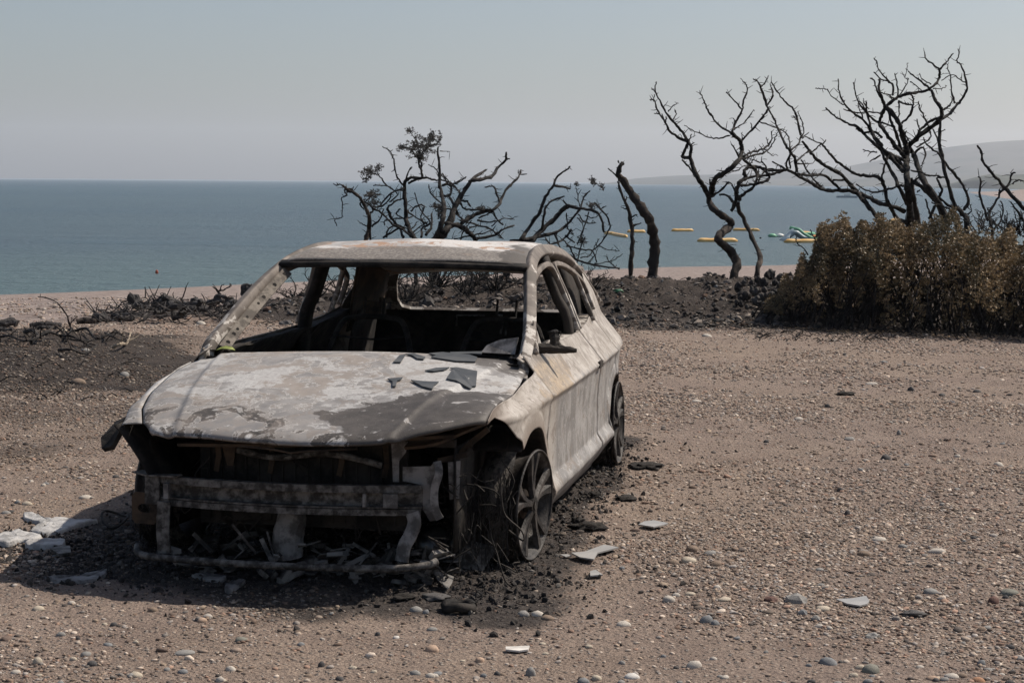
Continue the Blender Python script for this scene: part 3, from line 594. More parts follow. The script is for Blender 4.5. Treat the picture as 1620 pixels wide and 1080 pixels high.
# ---- wheels: bare alloys with the wire of the burnt tyres
def rim_profile(): return [(.000, .226), (-.010, .228), (-.016, .216), (-.030, .205), (-.075, .188), (-.13, .188), (-.155, .205), (-.168, .226), (-.178, .225)]
def wheel(cx, cv, sg, tilt, steer=0.0):
    w = empty('wheel'); w.parent = car; w.location = (cx, cv, .2265); w.rotation_euler = (0, tilt, steer)
    mb = MB(); pr = rim_profile(); N = 48
    mb.grid(lambda a, k: (sg * pr[int(k)][0], pr[int(k)][1] * math.cos(a), pr[int(k)][1] * math.sin(a)), [2 * math.pi * i / N for i in range(N)], range(len(pr)), close=True); mb.build('rim', M_RIM, w, smooth_on=True, solid=.006)
    mb = MB(); mb.tube([(sg * -.045, 0, 0), (sg * -.004, 0, 0)], .034, 16); mb.tube([(sg * -.008, 0, 0), (sg * .002, 0, 0)], .022, 12); mb.build('hub', M_CHAR, w)
    for k in range(5):
        for d in (-.19, .19):
            a = 2 * math.pi * k / 5 + .35; mb = MB(); P = []
            for r, half, dep in ((.030, .015, -.004), (.07, .013, -.010), (.12, .015, -.012), (.17, .019, -.008), (.213, .027, -.004)):
                aa = a + d * (r / .2) ** .75; c = Vector((0, math.cos(aa) * r, math.sin(aa) * r)); t = Vector((0, -math.sin(aa), math.cos(aa)))
                for (h, x) in ((-1, dep - .016), (-.6, dep), (.6, dep), (1, dep - .016)): P.append((sg * x, (c + t * half * h).y, (c + t * half * h).z))
            n = 4; F = [(i * n + j, i * n + (j + 1) % n, (i + 1) * n + (j + 1) % n, (i + 1) * n + j) for i in range(4) for j in range(n)] + [(0, 1, 2, 3), (19, 18, 17, 16)]
            mb.add(P, F); mb.build('spoke', M_RIM, w)
    mb = MB(); mb.tube([(sg * -.14, 0, 0), (sg * -.115, 0, 0)], .125, 24); mb.tube([(sg * -.2, 0, 0), (sg * -.05, 0, 0)], .06, 14); mb.build('brake_disc', M_RUST, w)
    mb = MB()
    for i in range(120):
        a0 = random.uniform(2.4, 4.6); ln = random.uniform(.2, 1.1); r = random.uniform(.228, .262); x = sg * random.uniform(-.19, -.01)
        pts = [(x + sg * random.uniform(-.012, .012), (r + random.uniform(-.008, .012)) * math.cos(a0 + ln * t / 5), (r + random.uniform(-.006, .012)) * math.sin(a0 + ln * t / 5)) for t in range(6)]
        pts = [(p[0], p[1], max(p[2], -.222)) for p in pts]
        mb.tube(pts, .0018, 3, cap=False)
    o = mb.build('tyre_wire', M_WIRE, w, fix=False); o['kind'] = 'stuff'
    mb = MB(); mb.grid(lambda a, b: (sg * (-.19 + .15 * b + .008 * math.sin(a * 9)), (.222 + .04 * math.sin(b * 3.1)) * math.cos(a), max(-.222, (.222 + .04 * math.sin(b * 3.1)) * math.sin(a))), np.linspace(1.9, 5.4, 40), np.linspace(0, .9, 8)); mb.build('tyre_carcass', M_WIRE, w, solid=.006)
    return w
wheel(.845, 0.0, 1, 0.03, -.15); wheel(.862, 2.55, 1, -.02); wheel(-.80, 0.0, -1, 0); wheel(-.82, 2.55, -1, 0)
for sx in (.56, -.56):
    mb = MB(); mb.tube([(sx, .0, .22), (sx * .93, .04, .62)], .035, 10); mb.tube([(sx * .95, .03, .45), (sx * .92, .05, .66)], .055, 10); mb.ribbon([(sx * 1.05, 0, .20), (sx * .5, .05, .16)], .09, .03, (0, 0, 1)); mb.build('suspension_strut', M_CHAR, car)

# ---- nose: bumper beam, posts, lower tube, radiator frame, engine
def bv(u): return -.665 + .10 * ((u + .03) / .6) ** 2
us = np.linspace(-.575, .505, 24)
beam = MB(); beam.ribbon([(u, bv(u), .376) for u in us], .023, .010, (0, 1, 0)); beam.ribbon([(u, bv(u) + .012, .389) for u in us], .030, .006, (0, 0, 1)); beam.ribbon([(u, bv(u), .290) for u in us], .024, .010, (0, 1, 0)); beam.ribbon([(u, bv(u) + .012, .308) for u in us], .034, .006, (0, 0, 1))
beam.ribbon([(u, bv(u) + .032, .335) for u in us], .085, .008, (0, 1, 0)); [beam.tube([(u, bv(u) - .007, .372), (u, bv(u) - .003, .372)], .006, 8) for u in (-.42, -.2, .05, .3)]; [beam.tube([(u, bv(u) - .008, .29), (u, bv(u) + .002, .29)], .007, 8) for u in (-.45, -.3, -.05, .17, .42)]; bo = beam.build('bumper_beam', M_BEAM, car)
mb = MB(); mb.box((.40, -.64, .338), (.055, .012, .052)); mb.box((.30, -.645, .338), (.012, .010, .050)); mb.box((-.50, -.615, .338), (.02, .03, .06)); st_ = mb.build('beam_stiffener', M_PALE, bo); st_['kind'] = 'stuff'
# left bracket with an oval hole
def ring_plate(cx, cv, cw, hw, hh, rw, rh, th, dirv=(1, 0)):
    N = 20; mb = MB(); P = []
    for k in range(N):
        a = 2 * math.pi * k / N; ca, sa = math.cos(a), math.sin(a); m_ = max(abs(ca) , abs(sa)); P.append((ca / m_ * hw, sa / m_ * hh))
    for k in range(N): a = 2 * math.pi * k / N; P.append((math.cos(a) * rw, math.sin(a) * rh))
    Q = [(cx + a * dirv[0], cv + a * dirv[1], cw + b) for a, b in P]; mb.add(Q, [(i, (i + 1) % N, N + (i + 1) % N, N + i) for i in range(N)]); return mb
ring_plate(-.60, -.60, .262, .055, .062, .030, .018, .01, (1, -.12)).build('crash_bracket', M_RUST, car, solid=.008)
mb = MB(); mb.ribbon([(-.66, -.52, .392), (-.58, -.585, .392), (-.45, -.62, .398)], .05, .006, (0, 0, 1)); mb.ribbon([(-.565, -.60, .39), (-.565, -.605, .28)], .06, .008, (0, 1, 0)); mb.build('beam_end_plate', M_BEAM, car)
mb = MB(); mb.ribbon([(-.500, -.645, .30), (-.505, -.65, .20), (-.497, -.655, .10)], .052, .02, (0, 1, 0), rnd=.2); mb.build('front_post', M_BEAM, car)
mb = MB(); mb.ribbon(catmull([(.475, -.60, .29), (.485, -.605, .25), (.468, -.61, .20), (.448, -.615, .16), (.440, -.62, .105)], 4), .052, .022, (.25, 1, 0), rnd=.2); mb.build('front_post', M_PALE, car)
mb = MB(); tp = catmull([(-.63, -.60, .112), (-.60, -.655, .094), (-.50, -.70, .092), (-.2, -.745, .094), (.1, -.75, .095), (.40, -.70, .092), (.535, -.655, .10), (.575, -.62, .112)], 6); mb.tube(tp, .0145, 10, jit=.05); mb.build('lower_tube', M_BEAM, car, smooth_on=True)
# right-hand headlamp carrier plates
mb = MB(); mb.plate([(.425, -.545, .455), (.425, -.545, .40), (.50, -.55, .39), (.505, -.55, .295), (.535, -.55, .25), (.56, -.55, .26), (.565, -.55, .44), (.545, -.55, .475), (.535, -.55, .462)], .006); mb.build('headlamp_carrier', M_PALE, car)
mb = MB(); mb.ribbon(catmull([(.560, -.555, .48), (.572, -.575, .44), (.556, -.58, .38), (.558, -.58, .31), (.575, -.57, .265)], 4), .012, .03, (1, .3, 0)); mb.plate([(.59, -.50, .47), (.635, -.48, .475), (.63, -.48, .33), (.595, -.49, .325)], .006); mb.build('carrier_flange', M_PALE, car)
mb = MB(); mb.plate([(.378, -.545, .552), (.442, -.545, .552), (.435, -.545, .51), (.408, -.545, .475), (.408, -.545, .395), (.385, -.545, .395)], .006); mb.build('radiator_upright', M_PALE, car)
mb = MB(); mb.plate([(-.32, -.53, .56), (-.24, -.53, .56), (-.262, -.53, .43), (-.285, -.53, .43)], .006); mb.build('radiator_upright', M_RUST, car)
mb = MB(); mb.ribbon(catmull([(.44, -.56, .535), (.55, -.58, .555), (.66, -.52, .60), (.73, -.45, .625)], 4), .03, .012, (0, -.4, 1)); mb.ribbon(catmull([(.74, -.47, .60), (.68, -.46, .55), (.63, -.45, .50), (.60, -.44, .46)], 4), .022, .012, (0, 1, 0)); mb.ribbon([(.55, -.5, .475), (.66, -.48, .50), (.67, -.46, .52)], .02, .008, (0, 1, 0)); mb.build('wing_brace', M_RUST, car)
mb = MB(); mb.grid(lambda a, b: (-.72 + .17 * b + .02 * math.sin(a * 7), -.60 + .55 * a, .585 - .24 * b ** 1.2 + a * .05), np.linspace(0, 1, 12), np.linspace(0, 1, 10)); mb.build('headlamp_pocket', M_CHAR, car, smooth_on=True, solid=.006)
mb = MB(); mb.plate([(-.715, -.50, .605), (-.70, -.56, .585), (-.735, -.60, .50), (-.775, -.60, .49), (-.80, -.55, .525), (-.775, -.46, .58)], .02); mb.build('hanging_wing_tip', M_CHAR, car)
mb = MB(); mb.box((0.0, -.45, .36), (.84, .03, .34)); mb.ribbon([(u, -.50, .545) for u in np.linspace(-.6, .62, 9)], .04, .03, (0, 0, 1))
for i in range(16): mb.box((-.38 + i * .05, -.468, .36), (.008, .01, .30))
mb.build('radiator', M_CHAR, car)
eb = MB()
for i in range(34):
    c = (random.uniform(-.42, .42), random.uniform(-.36, .25), random.uniform(.25, .60)); s = random.uniform(.06, .2); eb.box(c, (s, s * random.uniform(.6, 1.5), s * random.uniform(.5, 1.2)), Matrix.Rotation(random.uniform(0, 3), 3, 'Z') @ Matrix.Rotation(random.uniform(-.4, .4), 3, 'X'))
for i in range(8): eb.tube([(random.uniform(-.4, .4), random.uniform(-.3, .2), random.uniform(.3, .6)) for k in range(3)], random.uniform(.012, .03), 8)
eb.build('engine', M_CHAR, car)
mb = MB(); mb.tube(catmull([(-.04, -.50, .07), (-.05, -.50, .15), (-.035, -.49, .22), (-.01, -.48, .262)], 3), [.05, .055, .06, .062, .062, .060, .058, .055, .045, .03], 12, jit=.05); mb.build('starter_motor', M_PALE, car, smooth_on=False)
deb = MB(); rd_ = random.Random(4)
for i in range(150):
    c = Vector((rd_.uniform(-.52, .60), rd_.uniform(-.66, -.30), rd_.random() ** 2 * .13 + .01)); s_ = rd_.uniform(.012, .045); M_ = Matrix.Rotation(rd_.uniform(0, 6), 3, 'Z') @ Matrix.Rotation(rd_.uniform(-1, 1), 3, 'X')
    if rd_.random() < .5: deb.box(c, (s_ * 2, s_, s_ * .5), M_)
    else: deb.plate([c + M_ @ Vector((math.cos(a) * s_ * rd_.uniform(.6, 1.6), math.sin(a) * s_ * rd_.uniform(.6, 1.6), 0)) for a in np.linspace(0, 5.2, 6)], .004)
for i in range(26):
    c = Vector((rd_.uniform(-.5, .6), rd_.uniform(-.64, -.4), rd_.uniform(.02, .12))); d = Vector((rd_.uniform(-.12, .12), rd_.uniform(-.03, .03), rd_.uniform(.02, .12))); deb.ribbon([c, c + d * .5, c + d], rd_.uniform(.006, .02), .003, (0, 1, 0))
dm = simple('mixed_burnt_scrap', (0.03, 0.027, 0.025), (0.19, 0.175, 0.16), 5, .75, .3, .005, lo=.45, hi=.6); d_ = deb.build('engine_debris', dm, car); d_['kind'] = 'stuff'
for px_ in (-.34, -.12, .16, .34):
    mb = MB(); mb.ribbon([(px_, -.49, .54), (px_ + .01, -.50, .46), (px_ - .005, -.49, .40)], .022, .005, (0, 1, 0)); mb.build('radiator_clip', M_RUST, car)
mb = MB(); mb.tube(catmull([(-.30, -.50, .50), (-.1, -.53, .47), (.12, -.52, .49), (.33, -.50, .45)], 5), .013, 8, jit=.1); mb.build('coolant_pipe', M_BEAM, car)
wires = MB()
for i in range(60):
    p = Vector((random.uniform(-.45, .82), random.uniform(-.6, -.2), random.uniform(.1, .5))); L = [p]
    for k in range(5): L.append(L[-1] + Vector((random.uniform(-.07, .07), random.uniform(-.03, .03), random.uniform(-.085, .05))))
    L = [Vector((q.x, q.y, max(q.z, .02))) for q in L]; wires.tube(catmull(L, 3), random.uniform(.0015, .004), 4, cap=False)
for i in range(70):   # strands hanging inside the right wheel housing
    x = random.uniform(.56, .78); y = random.uniform(-.40, -.16); L = [Vector((x, y, random.uniform(.25, .42)))]
    for k in range(4): L.append(L[-1] + Vector((random.uniform(-.02, .02), random.uniform(-.02, .02), -random.uniform(.03, .1))))
    L = [Vector((q.x, q.y, max(q.z, .012))) for q in L]; wires.tube(L, .0018, 3, cap=False)
w_ = wires.build('hanging_wires', M_CHAR, car, fix=False); w_['kind'] = 'stuff'

# broken glass lying on the bonnet: each shard a thing of its own
def shard_on_hood(pts_px, label, v0):
    """outline of a shard read off the photograph, laid on the bonnet where it rests"""
    P = []
    for (px, py) in pts_px:
        # intersect the view ray with the bonnet surface
        r = ray(px, py); o = Vector((0, 0, CAMH)); c, s = math.cos(CARYAW), math.sin(CARYAW); t = 7.3
        for k in range(30):
            p = o + r * t; x, y = p.x - CARX, p.y - CARY; u, v = x * c - y * s, x * s + y * c
            h = hood_w(u, max(-.78, min(v, .40))) + .004; t += (p.z - h) / (-r.z) * .7
        P.append(Vector((p.x, p.y, h)))
    cen = sum(P, Vector()) / len(P); mb = MB(); n = len(P); Q = [p - cen for p in P]
    mb.add(Q + [q + Vector((0, 0, .0045)) for q in Q], [tuple(range(n))[::-1], tuple(range(n, 2 * n))] + [(i, (i + 1) % n, n + (i + 1) % n, n + i) for i in range(n)])
    o = mb.build('glass_shard', M_GLASSB); o.location = cen; tag(o, label, 'glass shard', 'glass shards on the bonnet'); return o
shard_on_hood([(622, 574), (632, 563), (642, 561), (634, 574)], 'small dark oblong glass shard at the left end of the bonnet shards, near the windscreen', 0)
shard_on_hood([(641, 561), (655, 560), (673, 566), (670, 569), (660, 568), (652, 563)], 'thin curved glass shard beside the small oblong one near the windscreen', 0)
shard_on_hood([(678, 560), (700, 558), (742, 562), (755, 566), (752, 573), (722, 572), (682, 566), (690, 563)], 'longest dark glass shard lying on the rear edge of the bonnet', 0)
shard_on_hood([(712, 558), (764, 557), (761, 561), (745, 560), (714, 561)], 'slim glass shard tucked against the windscreen opening above the longest one', 0)
shard_on_hood([(672, 587), (690, 583), (711, 582), (702, 586), (686, 588)], 'narrow pointed glass shard in the middle of the bonnet', 0)
shard_on_hood([(710, 594), (716, 585), (732, 590), (747, 602), (744, 605), (722, 603), (707, 600)], 'folded dark glass shard on the bonnet beneath the other half', 0)
shard_on_hood([(712, 583), (722, 582), (755, 588), (753, 598), (742, 599), (729, 589)], 'wide dark glass shard overlapping the folded one on the bonnet', 0)
shard_on_hood([(613, 597), (637, 597), (634, 601), (628, 603), (626, 612), (621, 612), (621, 604)], 'small T-shaped dark glass shard on the bonnet', 0)
shard_on_hood([(650, 602), (668, 604), (694, 605), (687, 610), (684, 616), (668, 612)], 'tongue-shaped dark glass shard on the front of the bonnet', 0)

lf = empty('green_leaf', (0, 0, 0)); bpy.data.objects.remove(lf)
mb = MB(); q_ = [(-.035, -.01, 0), (-.02, .012, .008), (.0, .018, .014), (.025, .012, .010), (.04, -.006, .0), (.015, -.016, .006), (-.01, -.018, .008)]; mb.plate([Vector(p) for p in q_], .003)
lo = mb.build('green_leaf', simple('dull_green_leaf', (.16, .19, .05), (.26, .29, .09), 30, .7, .1)); cy_, sy_ = math.cos(CARYAW), math.sin(CARYAW); u_, v_q = -.635, .42; lo.location = (CARX + u_ * cy_ + v_q * sy_, CARY - u_ * sy_ + v_q * cy_, hood_w(u_, .40) + .012); lo.scale = (1.15, 1.3, 1.2); tag(lo, 'yellow green leaf lying at the left rear corner of the bonnet', 'leaf')
# ================================================================== TREES AND SHRUBS KILLED BY THE FIRE
M_BARK = simple('charred_bark', (0.014, 0.0125, 0.012), (0.075, 0.066, 0.060), 9, 0.9, 0.9, 0.02, lo=.45, hi=.7)
M_BARK2 = simple('scorched_pale_bark', (0.035, 0.028, 0.024), (0.15, 0.115, 0.09), 4, 0.9, 0.8, 0.02, lo=.5, hi=.68)
M_LEAFB = simple('charred_needles', (0.025, 0.024, 0.023), (0.055, 0.05, 0.045), 3, 0.9, 0)
CR = dict(a=(1200, 80, 5.4), b=(1360, 70, 5.4), c=(1200, 230, 6.355), d=(1400, 230, 6.355), e=(1010, 120, 5.4), f=(520, 190, 5.4), g=(700, 230, 5.4), h=(960, 80, 2.842))
def depth_field(px, py, Y, amp, seed):
    return Y + amp * 2 * (float(mnoise.noise(Vector((px / 85.0, py / 85.0, seed * 3.7)))) + .35 * float(mnoise.noise(Vector((px / 25.0, py / 25.0, seed * 1.7 + 9)))))
class Tree:
    def __init__(s, name, Y, base_px, label, cat='tree', amp=.55, seed=1, group=None, mat=M_BARK):
        gx = at(base_px[0], base_px[1], Y); gz = float(height(np.array([gx.x]), np.array([Y]))[0]); s.o = empty(name, (gx.x, Y, gz)); tag(s.o, label, cat, group); s.Y = Y; s.amp = amp; s.seed = seed; s.mat = mat; s.rr = random.Random(seed * 11 + 5)
    def br(s, crop, pts, r0, r1, name='branch', mat=None, twig=1.0, per=4, n=7, ground_end=False):
        ox, oy, sc = CR[crop] if isinstance(crop, str) else crop
        P = []
        for (x, y) in pts:
            px, py = ox + x / sc, oy + y / sc; P.append(at(px, py, depth_field(px, py, s.Y, s.amp, s.seed)))
        if ground_end:
            p = P[0]; gz = float(height(np.array([p.x]), np.array([p.y]))[0]); P = [Vector((p.x, p.y, gz - .08))] + P if gz - .08 < p.z else P
        org = s.o.location; Q = catmull([p - org for p in P], per); m = len(Q); k = s.Y / FPX
        jw = [s.rr.uniform(-1, 1) for _ in range(m)]
        Q = [q + Vector((s.rr.uniform(-1, 1), s.rr.uniform(-1, 1), s.rr.uniform(-1, 1))) * k * .85 if 0 < i < m - 1 else q for i, q in enumerate(Q)]
        rad = [(r0 + (r1 - r0) * (i / (m - 1))) * k * (1 + .20 * jw[i]) * .90 for i in range(m)]
        mb = MB(); mb.tube(Q, rad, n if max(r0, r1) > 1.6 else 5, jit=.13)
        # snapped spurs and twigs
        if twig:
            L = 0; nxt = s.rr.uniform(4, 10)
            for i in range(1, m):
                L += (Q[i] - Q[i - 1]).length / k
                if L > nxt:
                    nxt = L + s.rr.uniform(4, 10) / twig; t = (Q[i] - Q[i - 1]).normalized()
                    d = Vector((s.rr.uniform(-1, 1), s.rr.uniform(-1, 1), s.rr.uniform(-.4, 1))); d = (d - t * d.dot(t) * .5).normalized(); ln = s.rr.choice([2, 3, 4, 5, 6, 9, 13]) * k + rad[i]
                    e1 = Q[i] + d * ln * .5 + Vector((0, 0, s.rr.uniform(-.2, .3))) * ln * .4; e2 = Q[i] + d * ln
                    mb.tube([Q[i], e1, e2], [min(rad[i] * .6, .9 * k), .6 * k, .35 * k], 4, cap=False)
        ob = mb.build(name, mat or s.mat, s.o, smooth_on=True, fix=False); return ob
    def tuft(s, crop, cx, cy, rx, ry, n, leafpx=2.6):
        ox, oy, sc = CR[crop]; k = s.Y / FPX; V = []; F = []
        for i in range(n):
            a = s.rr.uniform(0, 6.283); q = s.rr.random() ** .6; cl = .75 + .45 * math.sin(a * 5 + s.seed) * math.sin(a * 3 + 1)
            px, py = ox + (cx + rx * q * cl * math.cos(a)) / sc, oy + (cy + ry * q * cl * math.sin(a)) / sc
            c = at(px, py, depth_field(px, py, s.Y, s.amp, s.seed) + s.rr.uniform(-1, 1) * rx / sc * k) - s.o.location
            for j in range(3):
                d = Vector((s.rr.uniform(-1, 1), s.rr.uniform(-1, 1), s.rr.uniform(-.6, 1))).normalized() * leafpx * k * s.rr.uniform(.6, 1.8); w = d.orthogonal().normalized() * .45 * k; b = len(V)
                V += [tuple(c - w), tuple(c + d * .5 - w * 1.3), tuple(c + d), tuple(c + d * .5 + w * 1.3), tuple(c + w)]; F.append((b, b + 1, b + 2, b + 3, b + 4))
        me = bpy.data.meshes.new('foliage'); me.from_pydata(V, [], F); o = link_mesh('foliage', me, M_LEAFB, s.o); o['kind'] = 'stuff'
G1 = 'burnt trees along the bank'
T = Tree('burnt_tree', 24.3, (1033, 420), 'thick leaning charred trunk snapped off at the top beside a thin dead stem', seed=2, amp=.15)
T.br('h', [(207, 975), (217, 900), (210, 830), (190, 760), (150, 700), (110, 640), (72, 582), (48, 560)], 10.5, 5.5, 'trunk', M_BARK2, .8, n=10, ground_end=True)
T.br('h', [(48, 562), (60, 520), (72, 506)], 4.5, 3.5, twig=2); T.br('h', [(48, 570), (25, 545), (5, 530)], 1.5, .8); T.br('h', [(55, 505), (50, 494)], 1.6, 1)
T = Tree('burnt_tree', 24.7, (1000, 420), 'thin dead stem standing close behind the thick leaning trunk', seed=3, amp=.12)
T.br('h', [(108, 972), (115, 860), (108, 770), (95, 710), (75, 660), (57, 615), (50, 588)], 5.2, 1.4, 'trunk', M_BARK2, 1.2, ground_end=True)
T.br('h', [(115, 792), (155, 775)], 1.8, 1.1); T.br('h', [(103, 752), (137, 738)], 1.6, 1.); T.br('h', [(95, 715), (65, 705)], 1.3, .8); T.br('h', [(80, 690), (88, 655)], 1.2, .8)
T = Tree('burnt_tree', 25.0, (1166, 434), 'tall bare tree with a twisted pale-kneed trunk forking into two crowns', seed=4)
T.br('h', [(573, 1012), (587, 960), (562, 910), (522, 872), (500, 846), (516, 820), (550, 795), (560, 772), (540, 755), (500, 730), (465, 690), (458, 652)], 8.5, 5, 'trunk', M_BARK2, .5, n=10, ground_end=True)
for p, r0, r1 in [([(604, 1029), (560, 950), (510, 880), (478, 800), (440, 700)], 5, 3.6), ([(440, 700), (400, 695), (375, 690), (392, 640), (420, 575)], 3.2, 2.6), ([(440, 690), (450, 610), (430, 572)], 2.8, 2.4),
    ([(430, 575), (390, 500), (330, 430), (280, 370), (220, 290), (180, 210), (145, 140), (152, 50)], 2.7, .9), ([(420, 565), (330, 520), (260, 460), (220, 380), (160, 290), (140, 220), (98, 203)], 2.5, .9),
    ([(130, 220), (136, 158)], 1., .7), ([(150, 150), (112, 103)], 1, .6), ([(255, 305), (290, 262), (340, 235)], 1.1, .7), ([(290, 385), (322, 322), (310, 295)], 1.2, .8), ([(432, 555), (455, 500)], 1.4, .9), ([(440, 590), (478, 572)], 1.2, .8), ([(375, 720), (430, 780), (480, 860)], 1.8, 1.6), ([(220, 385), (200, 325)], 1.3, .8), ([(235, 395), (238, 345)], 1.3, .8), ([(180, 325), (135, 322)], 1.2, .9),
    ([(620, 1029), (630, 940), (660, 880), (730, 830), (810, 770), (870, 700), (882, 640), (870, 560), (830, 515), (790, 490)], 5.2, 3), ([(790, 490), (700, 430), (630, 350), (580, 270), (555, 200), (525, 148)], 2.1, .9),
    ([(780, 512), (700, 530), (640, 535), (570, 515), (480, 475), (390, 425)], 1.5, .7), ([(800, 480), (830, 400), (885, 300), (900, 210), (932, 130), (920, 80), (890, 40)], 2.2, .9), ([(885, 290), (830, 225), (765, 155), (750, 140)], 1.5, .9), ([(815, 460), (880, 420), (940, 360), (985, 290)], 1.5, .8),
    ([(825, 400), (808, 362)], 1.2, .8), ([(880, 555), (950, 480), (1030, 390), (1102, 280), (1062, 140), (1030, 60), (980, 25)], 2., .9), ([(1105, 250), (1150, 170), (1125, 70)], 1.2, .8), ([(1045, 95), (1085, 60), (1110, 0)], 1, .6), ([(885, 540), (878, 490)], 1.1, .7), ([(970, 445), (957, 402)], 1, .7),
    ([(860, 700), (830, 640), (795, 585)], 1.9, 1.1), ([(895, 690), (960, 655), (1040, 635), (1110, 590), (1140, 530), (1135, 475)], 2.2, .9), ([(900, 710), (980, 680), (1060, 665), (1120, 620), (1160, 550), (1190, 480)], 2., .8), ([(1100, 650), (1140, 682), (1170, 670)], .9, .6), ([(1110, 590), (1092, 525)], .9, .6), ([(1060, 640), (1030, 590)], .8, .5),
    ([(780, 805), (840, 812), (900, 770), (975, 742)], 1.2, .8), ([(740, 812), (665, 808)], 1, .6), ([(640, 1025), (700, 980), (775, 908)], 2.2, 1.6), ([(620, 950), (608, 885)], 2, 1.2), ([(880, 700), (940, 750), (1000, 800), (1022, 850)], 2.2, 2)]:
    T.br('e', p, r0, r1)
T = Tree('burnt_tree', 24.6, (1197, 430), 'slender bare tree with looping bent branches right of the twisted trunk', seed=5)
T.br('h', [(675, 992), (690, 930), (660, 860), (622, 770), (592, 712), (590, 680)], 4.6, 3.6, 'trunk', M_BARK2, .5, n=8, ground_end=True)
for p, r0, r1 in [([(866, 1060), (835, 1010), (850, 940), (880, 900), (920, 870), (903, 830), (920, 790), (980, 775), (1060, 790), (1108, 845), (1110, 885), (1040, 915), (960, 930), (880, 940)], 4, 2.2), ([(790, 1155), (830, 1080), (838, 1010)], 3.4, 3.2),
    ([(862, 1050), (900, 1010), (980, 950), (1012, 880), (1010, 830), (970, 780), (930, 745), (890, 710)], 3, 2), ([(920, 875), (1000, 860), (1100, 850), (1200, 825), (1270, 800)], 2.3, 1.8), ([(1060, 790), (1140, 810), (1270, 800)], 2, 1.7), ([(805, 1075), (780, 1040), (740, 1020), (690, 1015)], 2.6, 1.8), ([(825, 990), (800, 930), (770, 905)], 1.6, 1.1), ([(1040, 742), (960, 710), (900, 690)], 1.2, .9), ([(1050, 735), (1090, 780), (1060, 840), (1010, 930)], 1.5, 1.4), ([(1050, 740), (1055, 690)], .9, .6), ([(1020, 845), (1022, 815)], 1.2, .8)]:
    T.br('e', p, r0, r1)
T = Tree('burnt_tree', 26.0, (1437, 352), 'largest bare burnt tree with many arching limbs rising behind the brown shrubs', seed=6, amp=.7)
T.br('d', [(258, 790), (252, 650), (238, 500), (222, 350), (216, 200), (212, 100), (215, 0)], 7.6, 5, 'trunk', M_BARK, .5, n=10, ground_end=True); T.br('d', [(345, 790), (312, 650), (282, 500), (255, 330)], 4.6, 4, 'trunk', M_BARK2, .4, n=8)
